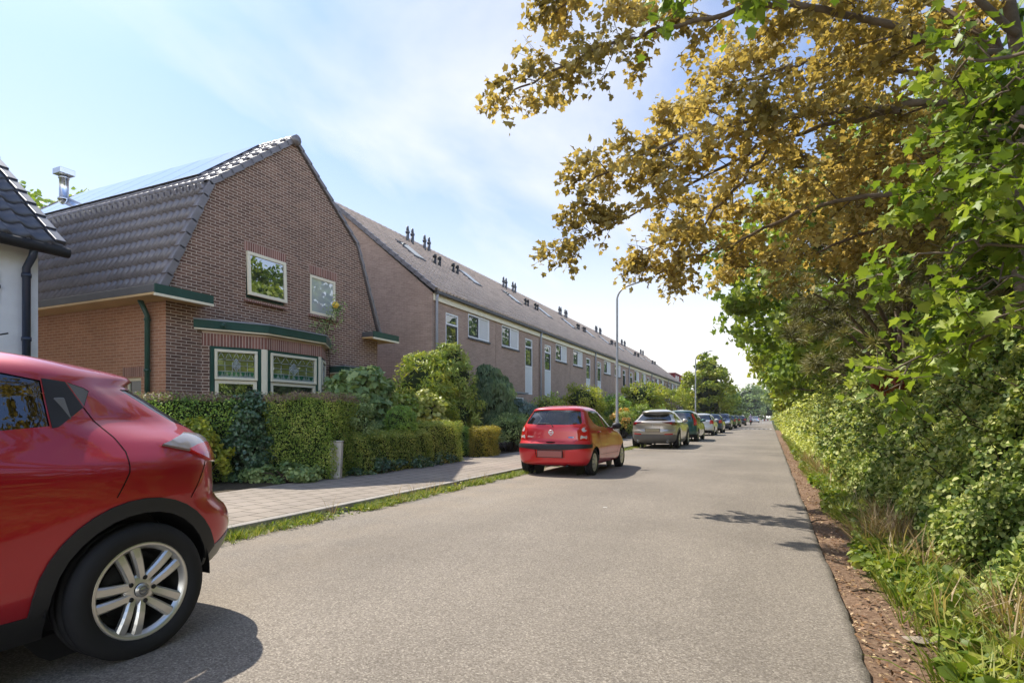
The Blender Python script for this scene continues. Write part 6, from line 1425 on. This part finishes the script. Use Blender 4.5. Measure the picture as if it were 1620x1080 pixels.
# small yellow bush behind the red crossover
shrub('yellow_bush','low yellow green bush right behind the red crossover','bush',(-8.75,6.45,G0),B((0,0,.75,.36,.36,.42),(.1,.2,.45,.3,.35,.35)),1500,.065,'wide',M['l_lime'],clumps=40,clump_r=.3,core=.5,seed=60)
# ------------------------------------------------------------------ street trees, far trees
tree('small_tree','small yellow green street tree with thin stems before the terrace',(-8.1,53,0),3.9,.07,B((0,0,2.9,1.7,1.7,1.0)),3600,.16,'leaf',M['l_lime'],clumps=60,seed=31)
st_=[(-6.3,66,8.6,3.0,'l_lime','large yellow green street tree in front of the red dormers'),(-7.2,78,8.0,3.6,'l_green','darker green street tree behind the large yellow green one'),(-7.0,93,6.5,3.0,'l_green','green street tree farther along the left pavement'),(-6.8,112,6.0,3.0,'l_far','small street tree near the end of the left row')]
for i,(x,y,h,r,mt,lb) in enumerate(st_):
    tree('street_tree',lb,(x,y,0),h,.16,B((0,0,h*.5,r,r,h*.33),(.2,0,h*.78,r*.55,r*.6,h*.2),(0,0,h*.28,r*.9,r*.9,h*.16)),7500-900*i,.24+.03*i,'wide',M[mt],'street trees on the left',clumps=110,clump_r=.2,seed=60+i,core=.45)
ft=[(-11,150,8,4.5),(-6.5,185,11.5,5),(-1.5,215,13,6),(4.5,190,12,6),(7.5,140,11,5.5),(-16,190,11,6),(10,230,13,7)]
fl_=['small hazy tree left of the far end of the road','tall hazy tree left of the road end','hazy tree straight over the end of the road','hazy tree right of the road end','nearest of the hazy trees on the right of the road end','hazy tree far left behind the street trees','most distant hazy tree on the right']
for i,(x,y,h,r) in enumerate(ft):
    tree('distant_tree',fl_[i],(x,y,0),h,.25,B((0,0,h*.55,r,r,h*.42),(r*.3,0,h*.3,r,r,h*.28)),3200,.55,'wide',M['l_far'],'trees at the end of the road',clumps=70,clump_r=.25,seed=80+i,core=.6)
for i,(x,y,h,r) in enumerate(((-27.5,12.0,10.4,2.6),(-25.0,13.6,10.0,2.2))):
    tree('garden_tree',['tree top showing behind the mansard roof left of the flue','tree top showing behind the mansard roof right of the flue'][i],(x,y,0),h,.2,B((0,0,h*.78,r,r,h*.2)),2600,.22,'wide',M['l_green'],'trees behind the brick house',clumps=50,clump_r=.26,seed=95+i)

# ------------------------------------------------------------------ street lamps
def lamp():
    root=empty('street_lamp',(0,0,0)); mb=MB()
    R_=.55; arc=[(R_-R_*math.cos(t),0,5.55+R_*math.sin(t)*.95) for t in [math.pi/2*.86*k/10 for k in range(11)]]
    e=Vector(arc[-1]); mb.tube([(0,0,0),(0,0,1.0),(0,0,1.05),(0,0,5.55)]+arc[1:]+[e+Vector((.42,0,.10))],[.075,.075,.055,.042]+[.036]*10+[.032],12)
    mb.build('pole',M['galv'],root,uv=False)
    h=e+Vector((.40,0,.10)); mb=MB()
    n=9; vs=[]
    for i in range(n+1):
        t=i/n; w=.085*math.sin(math.pi*min(1,t*.9+.12))**.6; hh=.05*math.sin(math.pi*min(1,t*.9+.12))**.7
        for k in range(12): a=2*math.pi*k/12; vs.append((h.x+.50*t,w*math.cos(a),h.z+.11*t+hh*math.sin(a)*(1 if math.sin(a)>0 else .6)))
    fs=[(i*12+k,i*12+(k+1)%12,(i+1)*12+(k+1)%12,(i+1)*12+k) for i in range(n) for k in range(12)]+[tuple(range(12)),tuple(n*12+k for k in range(12))]
    mb.add(vs,fs,0,True); mb.build('lamp_head',M['pipe_grey'],root,uv=False)
    mb=MB(); mb.box(.066,.08,-.04,.04,.45,.8); mb.build('pole_door',M['galv'],root,uv=False,bevel=.004)
    return root
lp=lamp(); 
ll=['nearest street lamp, tall grey pole right of the small red hatchback','second street lamp with curved arm before the large street tree','third street lamp in front of the darker street tree','fourth street lamp, small above the parked cars','farthest street lamp at the end of the row']
for i,y in enumerate((21.3,46.3,70.5,95,120)):
    o=lp if i==0 else copy_tree(lp); o.location=(-5.28,y,PZ); tag(o,ll[i],'street lamp','street lamps along the left pavement')
# ------------------------------------------------------------------ rider, barrier, board
sc_=empty('motor_scooter',(-2.75,97,0),0,'small dark motor scooter carrying a rider down the road','scooter')
mb=MB()
for y in (0,1.25): mb.lathe([(.14,-.05),(.22,-.055),(.25,0),(.22,.055),(.14,.05)],'x',(0,y,.25),20)
mb.build('wheels_hub',M['rubber'],sc_,uv=False)
mb=MB(); mb.prism([(-.15,.35),(.45,.3),(.8,.28),(1.0,.3),(1.12,.9),(1.02,.95),(.85,.42),(.55,.42),(.5,.72),(-.2,.74),(-.3,.6)],lambda a,b,d:(d,a,b),-.16,.16); mb.build('body',M['iron'],sc_,uv=False,bevel=.04)
mb=MB(); mb.tube([(0,1.22,.3),(0,1.08,.95)],.03,8); mb.tube([(-.33,1.0,1.02),(0,1.07,1.0),(.33,1.0,1.02)],.02,8); mb.build('handlebar',M['iron'],sc_,uv=False)
mb=MB(); mb.ellipsoid((0,-.28,.62),(.08,.04,.05),6); mb.build('tail_light',M['red_lens'],sc_,uv=False)
def person():
    jo={'p':(0,.15,.82),'c':(0,.2,1.12),'s':(0,.24,1.38),'n':(0,.25,1.46),'h':(0,.27,1.56),'t':(0,.27,1.68)}
    rd={'p':.16,'c':.15,'s':.14,'n':.06,'h':.10,'t':.075}
    ed=[('p','c'),('c','s'),('s','n'),('n','h'),('h','t')]
    for s,k in ((1,'R'),(-1,'L')):
        for nme,co,r,par in (('sh',(s*.20,.24,1.37),.06,'s'),('el',(s*.30,.48,1.14),.042,'sh'),('wr',(s*.32,.84,1.06),.032,'el'),('hd',(s*.32,.98,1.04),.035,'wr'),('hp',(s*.10,.16,.80),.10,'p'),('kn',(s*.16,.64,.76),.068,'hp'),('an',(s*.15,.70,.38),.045,'kn'),('ft',(s*.15,.88,.34),.04,'an')):
            jo[nme+k]=co; rd[nme+k]=r; ed.append(((par+k) if par+k in jo else par,nme+k))
    ks=list(jo); me=bpy.data.meshes.new('person'); me.from_pydata([jo[k] for k in ks],[(ks.index(a),ks.index(b)) for a,b in ed],[])
    o=link_mesh('person',me); o.modifiers.new('skin','SKIN')
    for i,k in enumerate(ks): me.skin_vertices[0].data[i].radius=(rd[k],rd[k]); me.skin_vertices[0].data[i].use_root=(k=='p')
    o.modifiers.new('sub','SUBSURF').render_levels=1
    me.materials.append(M['lilac']); o.location=(-2.75,97,0)
    tag(o,'rider in a lilac shirt seated on the motor scooter','person')
    mb=MB(); mb.ellipsoid((0,.27,1.62),(.125,.15,.12),10); mb.build('helmet',M['pipe_grey'],o,uv=False)
    mb=MB(); mb.tube([(.10,.16,.80),(.16,.64,.76),(.15,.69,.42)],[.115,.085,.065],10); mb.tube([(-.10,.16,.80),(-.16,.64,.76),(-.15,.69,.42)],[.115,.085,.065],10); mb.build('trousers',M['denim'],o,uv=False)
person()
br=empty('road_barrier',(-.55,128,0),0,'low red and white striped barrier at the far end of the road','barrier')
for k in range(6):
    mb=MB(); mb.box(-.9+.3*k,-.6+.3*k,-.03,.03,.55,.85); mb.build('stripe',M['reddorm'] if k%2 else M['white'],br,uv=False)
for s in (-1,1):
    mb=MB(); mb.box(s*.8-.04,s*.8+.04,-.02,.02,0,.55); mb.box(s*.8-.06,s*.8+.06,-.25,.25,0,.05); mb.build('leg',M['white'],br,uv=False)
sb=empty('notice_board',(-5.25,82,PZ),0,'tall narrow pale board on the kerb among the far parked cars','board')
mb=MB(); mb.box(-.28,.28,-.06,.06,.75,2.45); mb.build('panel',M['cream'],sb,uv=False,bevel=.01)
mb=MB(); mb.box(-.05,.05,-.05,.05,0,.75); mb.build('post',M['iron'],sb,uv=False)
mb=MB(); mb.poly([(-.70,7.30,.0225),(-.64,7.29,.0225),(-.645,7.31,.0225),(-.70,7.325,.0225)])
tag(mb.build('paper_scrap',M['white'],None,uv=False,fix=False),'tiny white scrap lying in the middle of the asphalt','litter').location=(-1.3,.0,.0)

# ------------------------------------------------------------------ summer haze
mb=MB(); mb.box(-60,40,-20,320,-1.0,18); hzo=mb.build('haze',None,None,uv=False); tag(hzo,kind='stuff')
m,nt,out=newmat('thin_summer_haze'); pv=nt.nodes.new('ShaderNodeVolumePrincipled'); pv.inputs['Color'].default_value=(.92,.95,1,1); pv.inputs['Density'].default_value=HAZE; pv.inputs['Anisotropy'].default_value=.3
nt.links.new(pv.outputs[0],out.inputs['Volume']); hzo.data.materials.clear(); hzo.data.materials.append(m)
# ------------------------------------------------------------------ light, sky, camera
sun_dir=Vector((-.70,.25,1)).normalized()
L=bpy.data.lights.new('sun','SUN'); L.energy=SUN_E; L.angle=rad(.53); L.color=(1,.94,.84)
lo=bpy.data.objects.new('sun',L); COL.objects.link(lo); lo.rotation_euler=sun_dir.to_track_quat('Z','Y').to_euler()
w=bpy.data.worlds.new('World'); SC.world=w; w.use_nodes=True; nt=w.node_tree; nt.nodes.clear()
out=nt.nodes.new('ShaderNodeOutputWorld'); bg=nt.nodes.new('ShaderNodeBackground'); nt.links.new(bg.outputs[0],out.inputs[0]); bg.inputs[1].default_value=SKY_S
sk=nt.nodes.new('ShaderNodeTexSky'); sk.sky_type='NISHITA'; sk.sun_disc=False; sk.sun_elevation=math.asin(sun_dir.z); sk.sun_rotation=math.atan2(sun_dir.x,sun_dir.y)%(2*math.pi)
sk.air_density=1.0; sk.dust_density=SKY_DUST; sk.ozone_density=1.6
tc=nt.nodes.new('ShaderNodeTexCoord'); sx=nt.nodes.new('ShaderNodeSeparateXYZ'); nt.links.new(tc.outputs['Generated'],sx.inputs[0])
def mth(op,a,b=None):
    m=nt.nodes.new('ShaderNodeMath'); m.operation=op
    for i,x in enumerate((a,b)):
        if x is None: continue
        if hasattr(x,'links'): nt.links.new(x,m.inputs[i])
        else: m.inputs[i].default_value=x
    return m.outputs[0]
zz=mth('ADD',mth('MAXIMUM',sx.outputs[2],0.0),.12)
cb=nt.nodes.new('ShaderNodeCombineXYZ'); nt.links.new(mth('DIVIDE',sx.outputs[0],zz),cb.inputs[0]); nt.links.new(mth('DIVIDE',sx.outputs[1],zz),cb.inputs[1])
mp=nt.nodes.new('ShaderNodeMapping'); nt.links.new(cb.outputs[0],mp.inputs[0]); mp.inputs['Scale'].default_value=(1.0,.45,1); mp.inputs['Rotation'].default_value=(0,0,rad(35))
nz=nt.nodes.new('ShaderNodeTexNoise'); nt.links.new(mp.outputs[0],nz.inputs['Vector']); nz.inputs['Scale'].default_value=.9; nz.inputs['Detail'].default_value=7; nz.inputs['Roughness'].default_value=.55; nz.inputs['Distortion'].default_value=.6
cl=ramp(nt,[(.42,.0),(.72,.75)],nz.outputs['Fac'])
hz=ramp(nt,[(0,.95),(.12,.74),(.30,.28),(.46,.03)],sx.outputs[2])
fac=mth('MAXIMUM',cl.outputs[0],hz.outputs[0]); fac=mth('MINIMUM',mth('ADD',fac,mth('MULTIPLY',hz.outputs[0],.15)),.95)
col=mixc(nt,fac,mixc(nt,1.0,sk.outputs[0],SKY_TINT,'MULTIPLY'),SKY_CLOUD)
# unseen side of the sky brightened, added as fill for the shaded fronts
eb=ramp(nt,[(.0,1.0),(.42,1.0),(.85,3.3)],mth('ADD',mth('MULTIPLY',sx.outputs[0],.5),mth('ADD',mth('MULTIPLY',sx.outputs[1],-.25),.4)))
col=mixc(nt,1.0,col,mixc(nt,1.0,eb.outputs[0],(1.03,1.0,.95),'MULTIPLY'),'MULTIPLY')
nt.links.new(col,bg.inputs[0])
SC.view_settings.view_transform='Standard'; SC.view_settings.look='None'; SC.view_settings.exposure=EXPO; SC.view_settings.gamma=1
cam=bpy.data.cameras.new('camera'); co=bpy.data.objects.new('camera',cam); COL.objects.link(co)
co.location=(0,0,CAM_H); co.rotation_euler=(math.pi/2,0,TH); cam.sensor_width=36; cam.lens=FPX/1620*36; cam.shift_y=120/1620; cam.clip_start=.05; cam.clip_end=4000
SC.camera=co
SC.cycles.max_bounces=6; SC.cycles.transparent_max_bounces=12; SC.cycles.use_denoising=True; SC.cycles.sample_clamp_indirect=6
SC.cycles.caustics_reflective=False; SC.cycles.caustics_refractive=False
